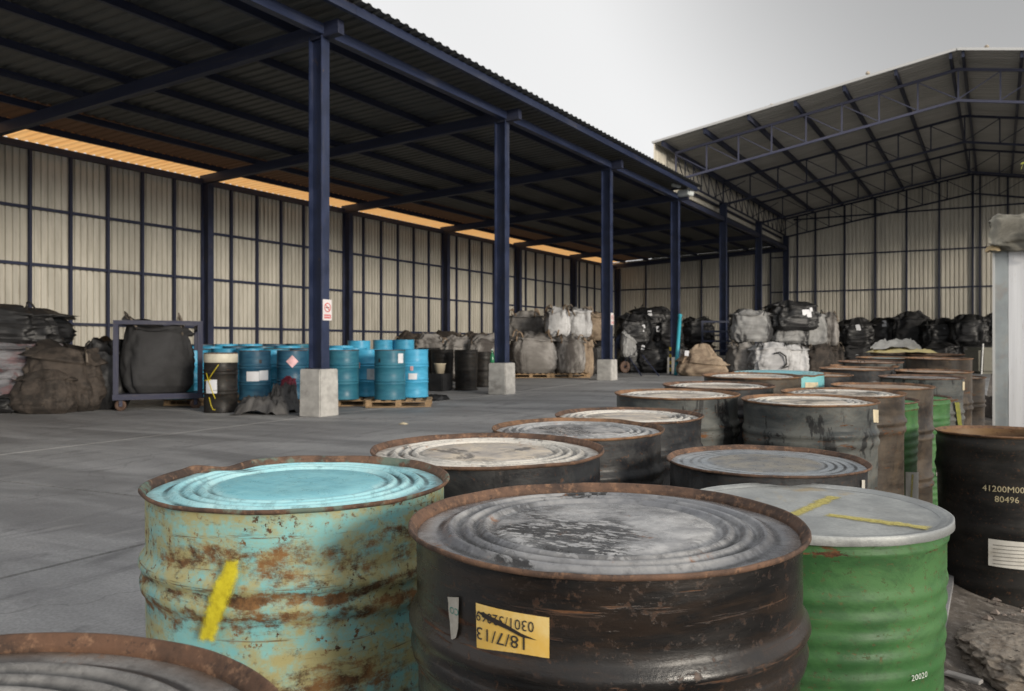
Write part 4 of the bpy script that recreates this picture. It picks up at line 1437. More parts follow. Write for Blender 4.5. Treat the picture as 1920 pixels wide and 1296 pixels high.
# ------------------------------------------------------------------ bulk bags
def fabric(name, a, b, stain=None, amt=0.6, sc=2.2, r=0.85, vert=False):
    m = NB(name)
    v = m.coord('Object', True)
    vv = m.coord('Object', True, scale=(1, 1, 0.25)) if vert else v
    f = m.noise(v, sc, 7, 0.65, 0.4)
    c = m.mix(m.ramp(f, 0.34, 0.66), a, b)
    if stain:
        c = m.mix(m.ramp(m.noise(vv, sc * 1.2, 9, 0.7, 0.5), 0.47, 0.6, 0, amt), c, stain)
    m.col(c)
    m.rough(r)
    m.bump(m.math('ADD', m.noise(v, 8, 6, 0.6), m.math('MULTIPLY', m.noise(v, 90, 3), 0.25)), 0.5, 0.02)
    return m.m
M_FBLK = fabric('black_woven_plastic', (0.008, 0.008, 0.009), (0.024, 0.024, 0.025), r=0.5)
M_FCHAR = fabric('charcoal_woven_bag', (0.013, 0.013, 0.014), (0.028, 0.028, 0.030), r=0.8)
M_FBRN = fabric('brown_stained_bag', (0.028, 0.022, 0.018), (0.066, 0.052, 0.042), (0.015, 0.012, 0.010), 0.8)
M_FGRY = fabric('sooty_grey_bag', (0.13, 0.12, 0.11), (0.30, 0.285, 0.27), (0.045, 0.038, 0.034), 0.9, 1.4, vert=True)
M_FWHT = fabric('white_bag_with_soot', (0.33, 0.33, 0.335), (0.52, 0.52, 0.525), (0.06, 0.055, 0.05), 0.8, 1.2, vert=True)
M_FDRIP = fabric('white_bag_with_black_drips', (0.20, 0.20, 0.197), (0.34, 0.34, 0.335), (0.022, 0.022, 0.024), 0.97, 2.0, vert=True)
M_FTAN = fabric('tan_bag', (0.22, 0.165, 0.115), (0.36, 0.28, 0.20), (0.12, 0.08, 0.055), 0.6)
M_FRED = fabric('white_sack_with_red_print', (0.10, 0.10, 0.11), (0.20, 0.20, 0.215), (0.14, 0.04, 0.04), 0.55, 2.6)
M_LOOPT = simple('tan_webbing', (0.26, 0.19, 0.13), 0.85)
M_LOOPK = simple('black_webbing', (0.02, 0.02, 0.02), 0.7)
M_LOOPG = simple('soiled_grey_webbing', (0.15, 0.125, 0.10), 0.85)

def bag_mesh(w, d_, h, m, seed, slump=0.0, crinkle=1.0, top=0.8, nu=64, nv=44, ex=0.55, neck=0.35):
    """filled fabric bag: square-ish plan, bulging flanks, gathered top, folds that run up the cloth"""
    V, F = [], []
    off = Vector((seed * 2.3, seed * 4.1, seed * 1.9))
    for j in range(nv + 1):
        t = j / nv
        zt = t
        if t < top:
            s = 0.90 + 0.12 * sin(pi * min(1, t / top)) - 0.08 * t
            s *= (0.86 + 0.14 * min(1, t * 9))
        else:
            q = (t - top) / (1 - top)
            s = lerp(0.92, neck, q ** 0.7)
        for i in range(nu):
            a = 2 * pi * i / nu
            ca, sa = cos(a), sin(a)
            x = math.copysign(abs(ca) ** ex, ca) * s
            y = math.copysign(abs(sa) ** ex, sa) * s
            k = 1.0 + (1.7 if t > top else 0)
            pn = Vector((ca * 2.4, sa * 2.4, t * 1.6)) + off
            f1 = (0.5 - abs(mn.noise(pn))) * 0.16 * crinkle * k
            pn2 = Vector((ca * 5.2, sa * 5.2, t * 3.6)) + off
            f2 = (0.35 - abs(mn.noise(pn2))) * 0.13 * crinkle * k
            pn3 = Vector((ca * 8, sa * 8, t * 11)) + off
            f3 = ((0.3 - abs(mn.noise(pn3))) * 0.055 + mn.noise(pn3 * 1.9) * 0.012) * crinkle * k
            rr = 1 + f1 + f2 + f3
            z = h * (zt + 0.05 * k * mn.noise(Vector((x * 2, y * 2, t * 2)) + off) * t)
            z += slump * h * x * t
            V.append((x * w / 2 * rr, y * d_ / 2 * rr, max(0.0, z)))
    V.append((0, 0, h * 0.93))
    V.append((0, 0, 0))
    for j in range(nv):
        for i in range(nu):
            k = (i + 1) % nu
            F.append((j * nu + i, j * nu + k, (j + 1) * nu + k, (j + 1) * nu + i))
    for i in range(nu):
        F.append((nv * nu + i, nv * nu + (i + 1) % nu, len(V) - 2))
        F.append(((i + 1) % nu, i, len(V) - 1))
    return mesh_of('sack', V, F, True, m)
_loopc = {}
def loop_mesh(m, s=1.0):
    k = (m.name, s)
    if k not in _loopc:
        pts = [(-0.10 * s, 0, -0.10 * s), (-0.085 * s, 0.01, 0.08 * s), (-0.05 * s, 0.02, 0.2 * s), (0.0, 0.02, 0.25 * s), (0.05 * s, 0.03, 0.19 * s), (0.08 * s, 0.02, 0.07 * s), (0.1 * s, 0, -0.10 * s)]
        _loopc[k] = tube_mesh('lifting_loop', pts, [0.022 * s, 0.02 * s, 0.018 * s, 0.017 * s, 0.018 * s, 0.02 * s, 0.022 * s], m, 5)
    return _loopc[k]
_bagc = {}
def bag(label, px, z, w, d_, h, m, zb=0.0, rz=None, seed=1, loops=4, lm=None, slump=0, crinkle=1.0, top=0.8, neck=0.35, group=None, name='bulk_bag', pos=None, tag=None, ls=1.0):
    p_ = at(px, z) if pos is None else Vector((pos[0], pos[1], 0))
    gz = g(p_.x, p_.y) + zb
    b_ = thing(name, label, 'bag', (p_.x, p_.y, gz), YAW + rnd.uniform(-.2, .2) if rz is None else rz, group)
    key = (m.name, seed, slump, crinkle, top, neck)
    if key not in _bagc:
        _bagc[key] = bag_mesh(1, 1, 1, m, seed, slump, crinkle, top, neck=neck)
    o = obj('sack', _bagc[key], b_)
    o.scale = (w, d_, h)
    r_ = random.Random(seed * 7 + int(px or 0))
    for i in range(loops):
        sx, sy = ((-1, -1), (1, -1), (1, 1), (-1, 1))[i]
        l_ = obj('lifting_loop', loop_mesh(lm or M_LOOPG, ls), b_)
        l_.location = (sx * w * 0.34, sy * d_ * 0.34, h * (top + 0.02) + r_.uniform(-.04, .05))
        l_.rotation_euler = (r_.uniform(-.7, .7), r_.uniform(-.5, .5), r_.uniform(0, 3.1))
        l_.scale = (1, 1, r_.uniform(0.6, 1.15))
    for (tx, tz, tw, th) in (tag or ()):
        t_ = obj('tag', bevel_box_mesh('tag', tw, 0.012, th, M_LABEL, 0.003, 1), b_)
        t_.location = (tx * w, -d_ * 0.52, tz * h)
        t_.rotation_euler = (radians(-6), r_.uniform(-.2, .2), 0)
    return b_

# left heap
GH = 'slumped sacks heaped at the left under the shed'
bag('white sack with red print, crushed at the bottom of the left heap', 28, 15.6, 1.5, 1.2, 0.75, M_FRED, seed=2, loops=0, crinkle=2.0, neck=0.6, group=GH)
bag('second white and red sack lying on the crushed one at the left edge', 20, 16.0, 1.7, 1.1, 0.62, M_FRED, zb=0.62, seed=3, loops=0, crinkle=2.2, neck=0.6, group=GH)
bag('black torn plastic bag on top of the white and red sacks', 8, 16.2, 1.9, 1.2, 0.85, M_FBLK, zb=1.1, seed=4, loops=2, lm=M_LOOPK, crinkle=2.4, neck=0.45, group=GH, slump=-0.12)
bag('black sack sagging in front of the left heap on the floor', 5, 15.2, 0.9, 0.7, 0.34, M_FBLK, seed=5, loops=0, crinkle=2.2, neck=0.6, group=GH)
bag('big brown stained bag slumped beside the left heap with one loop up', 130, 15.6, 1.25, 1.15, 1.12, M_FBRN, seed=6, loops=2, lm=M_LOOPG, crinkle=1.6, neck=0.55, slump=-0.12, group=GH)
bag('low dark brown sack squashed against the big brown bag', 92, 15.1, 0.95, 0.8, 0.72, M_FBRN, seed=7, loops=0, crinkle=1.7, neck=0.5, group=GH)
bag('black bag standing behind the left posts of the trolley', 203, 15.9, 0.7, 0.8, 1.28, M_FBLK, seed=8, loops=2, lm=M_LOOPK, crinkle=1.2, neck=0.5, group=GH)
p_ = at(186, 17.5)
drum('dark teal drum peeping over the brown bag by the wall', p_.x, p_.y, g(p_.x, p_.y) + 1.0, M_TL, M_RIM, M_CAP, 'B', 'flat', seg=40, seed=81, amp=0.0015, group=GRP_BLUE, name='blue_drum')

# trolley
M_TROL = steel('blue_trolley_paint', (0.011, 0.013, 0.034), (0.018, 0.021, 0.050), 0.55)
M_RUB = simple('worn_brown_wheel', (0.08, 0.045, 0.03), 0.7)
pA, pB = at(217, 15.25), at(352, 15.25)
TA = YAW + radians(24)
tw_ = 1.42
pB = pA + Vector((cos(TA), sin(TA), 0)) * tw_
td_ = 1.0
tz = g(pA.x, pA.y)
tr_ = thing('trolley', 'dark blue steel cage trolley on castors, holding a large charcoal bag', 'trolley', ((pA.x + pB.x) / 2, (pA.y + pB.y) / 2, tz), TA)
hx = tw_ / 2
P = 0.045
def tb(n_, x0, x1, y0, y1, z0, z1): return box(n_, x0, x1, y0, y1, z0, z1, M_TROL, tr_)
for sx in (-1, 1):
    for yy in (0, td_):
        tb('post', sx * hx - P, sx * hx + P, yy - P, yy + P, 0.301, 1.555)
    tb('side_rail', sx * hx - P + .002, sx * hx + P - .002, P, td_ - P, 1.47, 1.553)
tb('top_rail', -hx - P, hx + P, -P + .002, P - .002, 1.556, 1.63)
tb('top_rail', -hx - P, hx + P, td_ - P + .002, td_ + P - .002, 1.556, 1.63)
tb('platform', -hx - P - 0.01, hx + P + 0.01, -P - 0.01, td_ + P + 0.01, 0.20, 0.30)
wheel_me = lathe('wheel', [(0.03, -0.025), (0.09, -0.025), (0.10, -0.018), (0.10, 0.018), (0.09, 0.025), (0.03, 0.025), (0.03, -0.025)], 24, M_RUB)
for sx in (-1, 1):
    for yy in (0.05, td_ - 0.05):
        w_ = obj('wheel', wheel_me, tr_, loc=(sx * (hx - 0.08), yy, 0.10))
        w_.rotation_euler = (radians(90), 0, radians(20 * sx))
        for s2 in (-1, 1):
            tb('castor_fork', sx * (hx - 0.08) - 0.03 , sx * (hx - 0.08) + 0.03, yy + s2 * 0.04 - 0.004, yy + s2 * 0.04 + 0.004, 0.08, 0.199)
pc = (pA + pB) / 2 + Vector((-sin(TA), cos(TA), 0)) * 0.5
bg = bag('large smooth charcoal bulk bag standing on the blue trolley', None, 0, 1.22, 0.95, 1.24, M_FCHAR, pos=(pc.x, pc.y), rz=TA, seed=17, loops=4, lm=M_LOOPG, crinkle=0.75, top=0.95, neck=0.82, slump=-0.10)
bg.location.z = tz + 0.302

# dark torn sheet and red bag
M_FELT = fabric('grey_torn_sheeting', (0.035, 0.035, 0.037), (0.085, 0.082, 0.08), r=0.7)
p_ = at(497, 14.6)
sh = thing('torn_sheet', 'crumpled dark grey sheeting on the floor left of the first plinth', 'sheeting', (p_.x, p_.y, g(p_.x, p_.y)), YAW)
obj('sheeting', crumple('sheeting', 0.95, 0.7, 0.36, M_FELT, 5, 30), sh)
p_ = at(532, 14.9)
sh = thing('torn_sheet', 'taller grey folded sheeting leaning at the first plinth', 'sheeting', (p_.x, p_.y, g(p_.x, p_.y)), YAW + 0.4)
obj('sheeting', crumple('sheeting', 0.5, 0.6, 0.60, M_FELT, 13, 24), sh)
M_RED = simple('dark_red_cloth', (0.16, 0.014, 0.03), 0.6)
p_ = at(541, 15.35)
bag('small dark red bag tucked behind the first plinth', 541, 15.25, 0.24, 0.2, 0.36, M_RED, seed=19, loops=0, lm=M_LOOPG, crinkle=1.3, neck=0.2, name='carrier_bag', zb=0.25)
obj('crate', bevel_box_mesh('crate', 0.3, 0.25, 0.24, M_NAVY, 0.01, 1), thing('crate', 'small dark crate under the red bag behind the first plinth', 'crate', (p_.x, p_.y - 0.05, g(p_.x, p_.y))))

# bags, drums behind the second column
GB = 'sooty bulk bags stored along the shed'
for k, (px, z, w, h, m, lab) in enumerate((
        (805, 24.5, 1.05, 1.25, M_FGRY, 'sooty grey bag with frayed ties behind the stacked black drums'),
        (860, 24.5, 1.15, 1.2, M_FGRY, 'second sooty grey bag behind the black drums'),
        (912, 24.2, 1.1, 1.25, M_FGRY, 'grey bag with a pale streak left of the second column'),
        (770, 26.0, 1.0, 1.3, M_FBRN, 'dark brown bag furthest left in the back row, behind the cyan drums'),
        (835, 27.0, 1.3, 1.32, M_FBRN, 'brown bag with many upright loops against the wall'),
        (893, 27.0, 1.2, 1.3, M_FBRN, 'brown bag by the wall just left of the second column'))):
    bag(lab, px, z, w, 1.0, h, m, seed=30 + k % 4, loops=4, lm=M_LOOPT if k % 2 else M_LOOPG, crinkle=1.2, neck=0.3, top=0.78, group=GB, zb=0.1)
for k, (px, z, h, lab) in enumerate(((874, 20.8, 0.98, 'ribbed black plastic drum standing alone left of the second plinth'), (805, 21.8, 1.02, 'black drum in shadow behind the right-hand cyan drum'), (829, 21.4, 0.98, 'black drum holding a dark funnel beside the ribbed black one'), (905, 22.0, 0.9, 'black drum with yellow bits on it, right of the ribbed one'))):
    p_ = at(px, z); gz = g(p_.x, p_.y)
    drum(lab, p_.x, p_.y, gz + h, M_BLACKP, M_BLACKP, M_BLACKP, 'P', 'flat', seg=40, seed=95, amp=0.002, group='black plastic drums by the second column', name='plastic_drum', base=gz)
M_BUCK = simple('cream_plastic_bucket', (0.50, 0.44, 0.33), 0.5, var=0.12)
p_ = at(825, 20.6)
bkt = thing('bucket', 'cream tapered bucket on a dark crate among the black drums', 'bucket', (p_.x, p_.y, g(p_.x, p_.y) + 0.42))
obj('pail', lathe('pail', [(0.09, 0), (0.10, 0.0), (0.14, 0.22), (0.148, 0.225), (0.148, 0.24), (0.135, 0.238), (0.09, 0.01), (0.01, 0.01)], 28, M_BUCK, close=True), bkt)
tube = tube_mesh('handle', [(-0.145, 0, 0.22), (-0.13, 0.05, 0.16), (0, 0.16, 0.13), (0.13, 0.05, 0.16), (0.145, 0, 0.22)], 0.004, M_PLUG, 5)
obj('handle', tube, bkt)
cr = thing('crate', 'dark square crate under the cream bucket', 'crate', (p_.x, p_.y, g(p_.x, p_.y)))
obj('box', bevel_box_mesh('box', 0.42, 0.42, 0.42, M_FBLK, 0.02, 2), cr)
# dark puddle of rags and dust by the outer pallet
p_ = at(812, 17.6)
rg = thing('rag', 'flat black rag on the floor right of the outer pallet', 'rag', (p_.x, p_.y, g(p_.x, p_.y)), 0.3)
obj('cloth', crumple('cloth', 0.55, 0.6, 0.14, M_FBLK, 22, 16), rg)

# green bottle on the second plinth
M_BOT = simple('green_bottle_glass', (0.02, 0.16, 0.07), 0.15, var=0.1, bump=0)
bt = thing('bottle', 'green bottle standing on the second concrete plinth', 'bottle', (XF - 0.16, BAYS[3] - 0.16, PT))
obj('glass', lathe('glass', [(0.01, 0), (0.045, 0.0), (0.048, 0.02), (0.048, 0.16), (0.02, 0.22), (0.017, 0.29), (0.022, 0.295), (0.02, 0.31), (0.005, 0.31)], 20, M_BOT), bt)
obj('cap', lathe('cap', [(0.024, 0.285), (0.024, 0.315), (0.003, 0.316)], 16, simple('white_cap', (0.5, 0.55, 0.5), 0.5), close=True), bt)

# big bags right of the second column
for k, (px, z, w, h, zb, m, lab, lm) in enumerate((
        (999, 26.4, 1.40, 1.22, 0.14, M_FGRY, 'large round sooty white bag on a pallet just right of the second column', M_LOOPT),
        (1066, 26.6, 0.92, 1.16, 0.14, M_FGRY, 'narrow sooty bag beside the large round one', M_LOOPT),
        (1045, 27.3, 0.78, 0.92, 1.25, M_FWHT, 'left of the two white bags stacked on top near the second column', M_LOOPT),
        (1084, 27.5, 0.80, 0.92, 1.25, M_FWHT, 'right of the two white bags stacked on top near the second column', M_LOOPG),
        (985, 28.6, 1.2, 0.95, 1.15, M_FGRY, 'collapsed white bag leaning behind the tan straps', M_LOOPT),
        (1040, 28.6, 1.1, 1.2, 0.0, M_FGRY, 'grey bag carrying the two stacked white bags', M_LOOPT),
        (1085, 28.6, 1.1, 1.2, 0.0, M_FGRY, 'grey bag behind the narrow sooty one', M_LOOPT),
        (985, 28.7, 1.2, 1.15, 0.0, M_FBRN, 'brown bag under the collapsed white bag', M_LOOPT),
        (1122, 29.6, 0.75, 0.95, 1.15, M_FTAN, 'tan bag on top of the stack left of the third column', M_LOOPT),
        (1122, 29.8, 0.9, 1.15, 0.0, M_FBLK, 'black bag under the tan bag left of the third column', M_LOOPK),
        (1100, 27.2, 0.4, 1.15, 0.0, M_FTAN, 'slim upright tan sack right of the narrow sooty bag', M_LOOPT))):
    bag(lab, px, z, w, min(w, 1.0), h, m, seed=40 + k % 5, zb=zb, loops=4 if k != 10 else 0, lm=lm, crinkle=0.9 if k < 4 else 1.3, neck=0.3 if k not in (10,) else 0.8, top=0.84, group=GB, ls=1.3)
for k, (px, ln) in enumerate(((995, 'pallet under the large round sooty bag'), (1068, 'pallet under the narrow sooty bag'))):
    p_ = at(px, 26.5)
    pallet(ln, p_.x, p_.y, YAW, group='pallets under the sooty bags')

# black bags beyond the third column
GK = 'black bulk bags piled under the shed'
for k, (px, z, w, h, zb, lab, tg) in enumerate((
        (1188, 31.0, 1.1, 1.1, 1.0, 'black bag with a pale square label, upper left of the black pile', ((0.15, 0.4, 0.34, 0.26),)),
        (1222, 31.5, 1.3, 1.25, 1.15, 'tallest black bag of the pile with a small white tag', ((-0.1, 0.72, 0.14, 0.2),)),
        (1253, 31.2, 0.9, 0.95, 1.0, 'black bag at the upper right of the pile', ((-0.4, 0.5, 0.1, 0.2),)),
        (1192, 30.9, 1.1, 1.05, 0, 'black bag at the lower left of the pile behind the barrow', None),
        (1226, 30.7, 1.1, 1.1, 0, 'black bag in the bottom middle of the pile', ((-0.35, 0.75, 0.12, 0.16),)),
        (1258, 30.9, 0.9, 1.1, 0, 'black bag at the lower right of the pile near the fourth column', None),
        (1308, 34.5, 1.1, 1.1, 1.0, 'round black bag beyond the tan bag with a loop', None),
        (1308, 34.6, 1.2, 1.1, 0, 'brown-black bag under the round black one', None))):
    bag(lab, px, z, w, 0.95, h, M_FBLK if k != 7 else M_FBRN, seed=50 + k % 4, zb=zb, loops=4, lm=M_LOOPK, crinkle=2.2, neck=0.4, top=0.8, tag=tg, group=GK)
# barrow: white tray on two dark legs
M_TRAY = simple('white_tray', (0.40, 0.41, 0.40), 0.6, var=0.4, scale=4, dirt=((0.05, 0.05, 0.05), 0.8))
p_ = at(1178, 27.2)
bw = thing('wheelbarrow', 'tipped wheelbarrow with a pale tray and thin dark handles by the third column', 'wheelbarrow', (p_.x, p_.y, g(p_.x, p_.y)), YAW)
def _tray(v): return v * (1 + 0.22 * mn.noise(v * 3.1)) + Vector((0, 0, 0.06 * mn.noise(v * 5)))
hull = lathe('tray', [(0.02, -0.06), (0.2, -0.05), (0.34, 0.06), (0.40, 0.16), (0.415, 0.165), (0.38, 0.15), (0.2, -0.02), (0.02, -0.03)], 28, M_NAVY, deform=_tray)
o = obj('tray', hull, bw, loc=(0, 0.05, 0.92)); o.scale = (0.62, 1.05, 1.0); o.rotation_euler = (radians(60), radians(-35), 0)
for s in (0, 1):
    bar('handle', (-0.05 + s * 0.5, 0, 0.72 - s * .05), (0.38 + s * 0.55, -0.3, 0.02), 0.03, 0.03, M_NAVY, bw)
bag('small pale sack tipped into the wheelbarrow by the third column', 1178, 27.1, 0.46, 0.42, 0.72, M_FDRIP, zb=0.62, seed=77, loops=0, crinkle=1.2, neck=0.5, name='sack', slump=-0.3)
w_ = obj('wheel', wheel_me, bw, loc=(-0.1, 0.1, 0.3)); w_.scale = (1.9, 1.9, 1.6); w_.rotation_euler = (radians(90), 0, 0.5)
bar('axle_frame', (-0.1, 0.1, 0.3), (-0.05, 0.05, 0.8), 0.03, 0.03, M_NAVY, bw)

# turquoise pipe leaning on the fourth column
M_PIPE = simple('turquoise_pipe', (0.05, 0.36, 0.46), 0.4, var=0.08)
pz = 28.0
pa, pb = at(1267, pz), at(1275, pz + 0.9)
pp = thing('pipe', 'light turquoise pipe leaning against the fourth column', 'pipe', (pa.x, pa.y, g(pa.x, pa.y)))
q_ = Vector((pb.x - pa.x, pb.y - pa.y, hgt(590, pz + .9) - g(pa.x, pa.y)))
obj('tube', tube_mesh('tube', [(0, 0, 0.0), q_ * 0.5, q_], 0.065, M_PIPE, 12), pp)
obj('collar', tube_mesh('collar', [q_ * 0.97, q_ * 0.99], 0.075, M_PIPE, 12), pp)
# striped post
M_STR = simple('yellow_stripe_paint', (0.45, 0.34, 0.02), 0.5)
p_ = at(1257, 28.6)
sp_ = thing('striped_post', 'thin black and yellow striped post left of the turquoise pipe', 'post', (p_.x, p_.y, g(p_.x, p_.y)))
for k in range(8):
    box('band', -0.03, 0.03, -0.03, 0.03, k * 0.115, k * 0.115 + 0.113, M_STR if k % 2 else M_NAVY, sp_)

# tan bag with loop
bag('tan fabric bag slumped to a point, with one loop standing up by the fourth column', 1316, 27.6, 1.45, 1.1, 0.98, M_FTAN, seed=61, loops=1, lm=M_LOOPT, crinkle=1.4, neck=0.22, top=0.42, slump=-0.18, ls=1.4, tag=((-0.36, 0.66, 0.13, 0.17),))
M_PALE = simple('pale_rag', (0.5, 0.45, 0.4), 0.8)
p_ = at(1358, 26.8)
r2 = thing('rag', 'small white and brown rag on the floor right of the tan bag', 'rag', (p_.x, p_.y, g(p_.x, p_.y)))
obj('cloth', crumple('cloth', 0.4, 0.3, 0.14, M_PALE, 31, 12), r2)
# blue rack
p_ = at(1345, 33.5)
rk = thing('steel_rack', 'dark blue slatted steel rack between the fourth and fifth columns', 'rack', (p_.x, p_.y, g(p_.x, p_.y)), YAW)
for sx in (-.6, .6):
    box('upright', sx - .04, sx + .04, -.04, .04, 0, 1.95, M_BLUE, rk)
for k in range(5):
    box('shelf_rail', -.56, .56, -.03, .03, 0.35 + k * .38, 0.43 + k * .38, M_BLUE, rk)

# stacks inside the warehouse mouth
GW = 'bulk bags stacked at the warehouse mouth'
for k, (px, z, w, dd_, h, zb, m, lab, lm) in enumerate((
        (1407, 30.2, 1.32, 1.0, 1.12, 1.1, M_FDRIP, 'white bag with black drips on top of the left stack at the warehouse', M_LOOPK),
        (1390, 30.0, 0.9, 1.0, 1.1, 0, M_FGRY, 'grey-brown bag at the bottom left of the warehouse stack', M_LOOPG),
        (1442, 29.4, 1.35, 1.0, 1.02, 0, M_FWHT, 'bulging bright white bag with black scribble at the base of the stack', M_LOOPK),
        (1483, 29.8, 0.95, 1.0, 1.02, 0, M_FWHT, 'narrow white bag to the right of the bulging white one', M_LOOPK),
        (1473, 30.6, 1.25, 1.1, 0.85, 1.05, M_FDRIP, 'drip-stained bag crushed under the black tarpaulin bag', M_LOOPK),
        (1480, 30.4, 1.55, 1.2, 0.98, 1.52, M_FBLK, 'black wrinkled bag with a white tag crowning the warehouse stack', M_LOOPK),
        (1520, 31.0, 0.9, 1.0, 1.2, 1.0, M_FDRIP, 'dark streaked bag at the right of the crowned stack', M_LOOPK),
        (1528, 30.8, 1.05, 1.0, 1.05, 0, M_FBRN, 'brown bag at the foot of the stack, right of the narrow white bag', M_LOOPG),
        (1553, 31.6, 0.6, 0.9, 1.15, 0.98, M_FGRY, 'slim tan-grey bag at the right end of the warehouse stack', M_LOOPT),
        (1560, 31.8, 0.7, 0.9, 1.0, 0, M_FBRN, 'slim brown bag under the tan-grey one', M_LOOPG))):
    bag(lab, px, z, w, dd_, h, m, zb=zb, seed=70 + k % 6, loops=4, lm=lm, crinkle=2.4 if m in (M_FBLK,) else 1.5, neck=0.45, top=0.82, group=GW, tag=((0.22, 0.45, 0.34, 0.28), (0.32, 0.66, 0.1, 0.14)) if k == 5 else None)
# scribble on the bulging bag
p_ = at(1470, 28.85)
sc_ = thing('strap', 'curled black strap hanging over the bulging white bag', 'strap', (p_.x, p_.y, CZ - 0.55), YAW)
obj('webbing', tube_mesh('webbing', [(-0.35, 0, 0.30), (-0.15, -0.03, 0.36), (0.05, -0.03, 0.22), (0.08, -0.02, -0.05), (-0.1, -0.02, -0.2), (0.14, -0.02, -0.12)], 0.03, M_LOOPK, 6), sc_)

# far rows of black bags along the back wall, two high
GF = 'black bulk bags stacked two high along the far wall'
xsb = [-5.9, -4.75, -3.55, -2.35, -1.1, 0.15, 1.35, 2.5, 3.7]
nm_ = ['first', 'second', 'third', 'fourth', 'fifth', 'sixth', 'seventh', 'eighth', 'ninth']
for i, x in enumerate(xsb):
    for r in (0, 1):
        yb = 43.6 + 0.35 * ((i * 3) % 4) - 0.8 * (r == 0) * (i % 2)
        tg = ((rnd.uniform(-.25, .25), rnd.uniform(.4, .7), 0.2, 0.3),) if (i + r) % 2 == 0 or i < 3 else None
        bag(f'{nm_[i]} black bag from the left, {"upper" if r else "lower"} tier by the far wall' + (', white tag' if tg else ''), None, 0, 1.38, 1.1, 1.12 if r == 0 else 1.22 + 0.16 * (i % 3) - 0.06 * (i % 2), M_FCHAR if (i * 2 + r) % 5 == 0 else M_FBLK,
            zb=1.0 * r, pos=(x, yb), rz=rnd.uniform(-.4, .4), seed=80 + (i * 2 + r) % 6, loops=4, lm=M_LOOPK, crinkle=2.3, neck=0.35, top=0.78, group=GF, tag=tg, ls=1.1)
M_CARD = simple('dull_khaki_board', (0.13, 0.125, 0.10), 0.8, var=0.15)
p_ = at(1848, 30)
bd = thing('bulk_container', 'khaki grey container right of the far black bags, beside the truck', 'container', (p_.x, p_.y, g(-1, 30)), YAW + .15)
obj('shell', bevel_box_mesh('shell', 1.15, 1.0, 0.92, M_CARD, 0.10, 4, jit=0.02, taper=0.94), bd)
bar('frame_pole', (-0.62, -0.6, 0), (-0.56, -0.6, 1.05), 0.035, 0.035, M_TRIM, bd)

# ------------------------------------------------------------------ signs on columns
def column_sign(label, x, y, z, w, h, group=None):
    s_ = thing('no_smoking_sign', label, 'sign', (x, y, z), 0)
    pm = bevel_box_mesh('plate', 0.012, w, h, simple('white_sign_plate', (0.66, 0.62, 0.62), 0.4, var=0.05), 0.005, 2)
    obj('plate', pm, s_)
    xx = 0.0085
    cz_ = h * 0.62
    ringp = []
    V, F = [], []
    n = 32
    R1, R2 = w * 0.36, w * 0.29
    for i in range(n):
        a = 2 * pi * i / n
        V += [(xx, R1 * cos(a), cz_ + R1 * sin(a)), (xx, R2 * cos(a), cz_ + R2 * sin(a))]
    for i in range(n):
        k = (i + 1) % n
        F.append((2 * i, 2 * k, 2 * k + 1, 2 * i + 1))
    obj('red_ring', mesh_of('red_ring', V, F, m=M_REDINK), s_)
    bar('red_slash', (xx + .001, -R2 * .72, cz_ + R2 * .72), (xx + .001, R2 * .72, cz_ - R2 * .72), 0.002, w * 0.06, M_REDINK, s_, up=Vector((0, 1, 1)))
    box('cigarette', xx - .001, xx + .0005, -R2 * .7, R2 * .7, cz_ - w * .03, cz_ + w * .03, M_INK, s_)
    box('red_panel', xx - .001, xx + .0008, -w * .36, w * .36, h * .10, h * .28, M_REDINK, s_)
    for k in range(4):
        box('white_letter', xx, xx + .0016, -w * .30 + k * w * .155, -w * .30 + k * w * .155 + w * .09, h * .145, h * .235, M_LABEL, s_)
    return s_
z1 = 13.9
column_sign('white no-smoking sign with red ring and red panel on the first column', XF + 0.150, BAYS[2] + 0.03, CZ + 0.43, 0.215, 0.345)
column_sign('small white and red sign on the third column', XF + 0.150, BAYS[4] + 0.02, CZ + 0.62, 0.20, 0.345)

# ------------------------------------------------------------------ white truck body at the right
M_TPOST = simple('weathered_blue_grey_post', (0.30, 0.33, 0.34), 0.5, var=0.2, scale=3, dirt=((0.32, 0.26, 0.2), 0.8))
def mat_tpanel():
    m = NB('white_corrugated_truck_panel')
    v = m.coord('Object', True, scale=(1, 1, 0.3))
    f = m.noise(v, 2.5, 7)
    c = m.mix(m.ramp(f, 0.35, 0.65), (0.70, 0.71, 0.73), (0.80, 0.81, 0.83))
    c = m.mix(m.ramp(m.noise(m.coord('Object', True), 9, 9, 0.75), 0.58, 0.68, 0, 0.6), c, (0.34, 0.28, 0.2))
    m.col(c); m.rough(0.45)
    return m.m
M_TPAN = mat_tpanel()
M_TARP = fabric('khaki_tarpaulin', (0.19, 0.18, 0.15), (0.31, 0.295, 0.25), (0.08, 0.075, 0.06), 0.5, 3)
zt_ = 8.6
pA = at(1862, zt_)
gz = CZ - 0.95
th_ = radians(-3)
tk = thing('truck_body', 'white slatted truck body with grey corner post and rolled khaki tarpaulin at the right edge', 'truck', (pA.x, pA.y, gz), th_)
Htop = hgt(470, zt_) - gz
cs = zt_ / FPX
obj('corner_post', bevel_box_mesh('corner_post', 0.130, 0.12, Htop, M_TPOST, 0.012, 2), tk, loc=(0.066, 0.06, 0.0))
bar('edge_strip', (0.006, -0.006, 0.02), (0.006, -0.006, Htop), 0.022, 0.012, M_TRIM, tk)
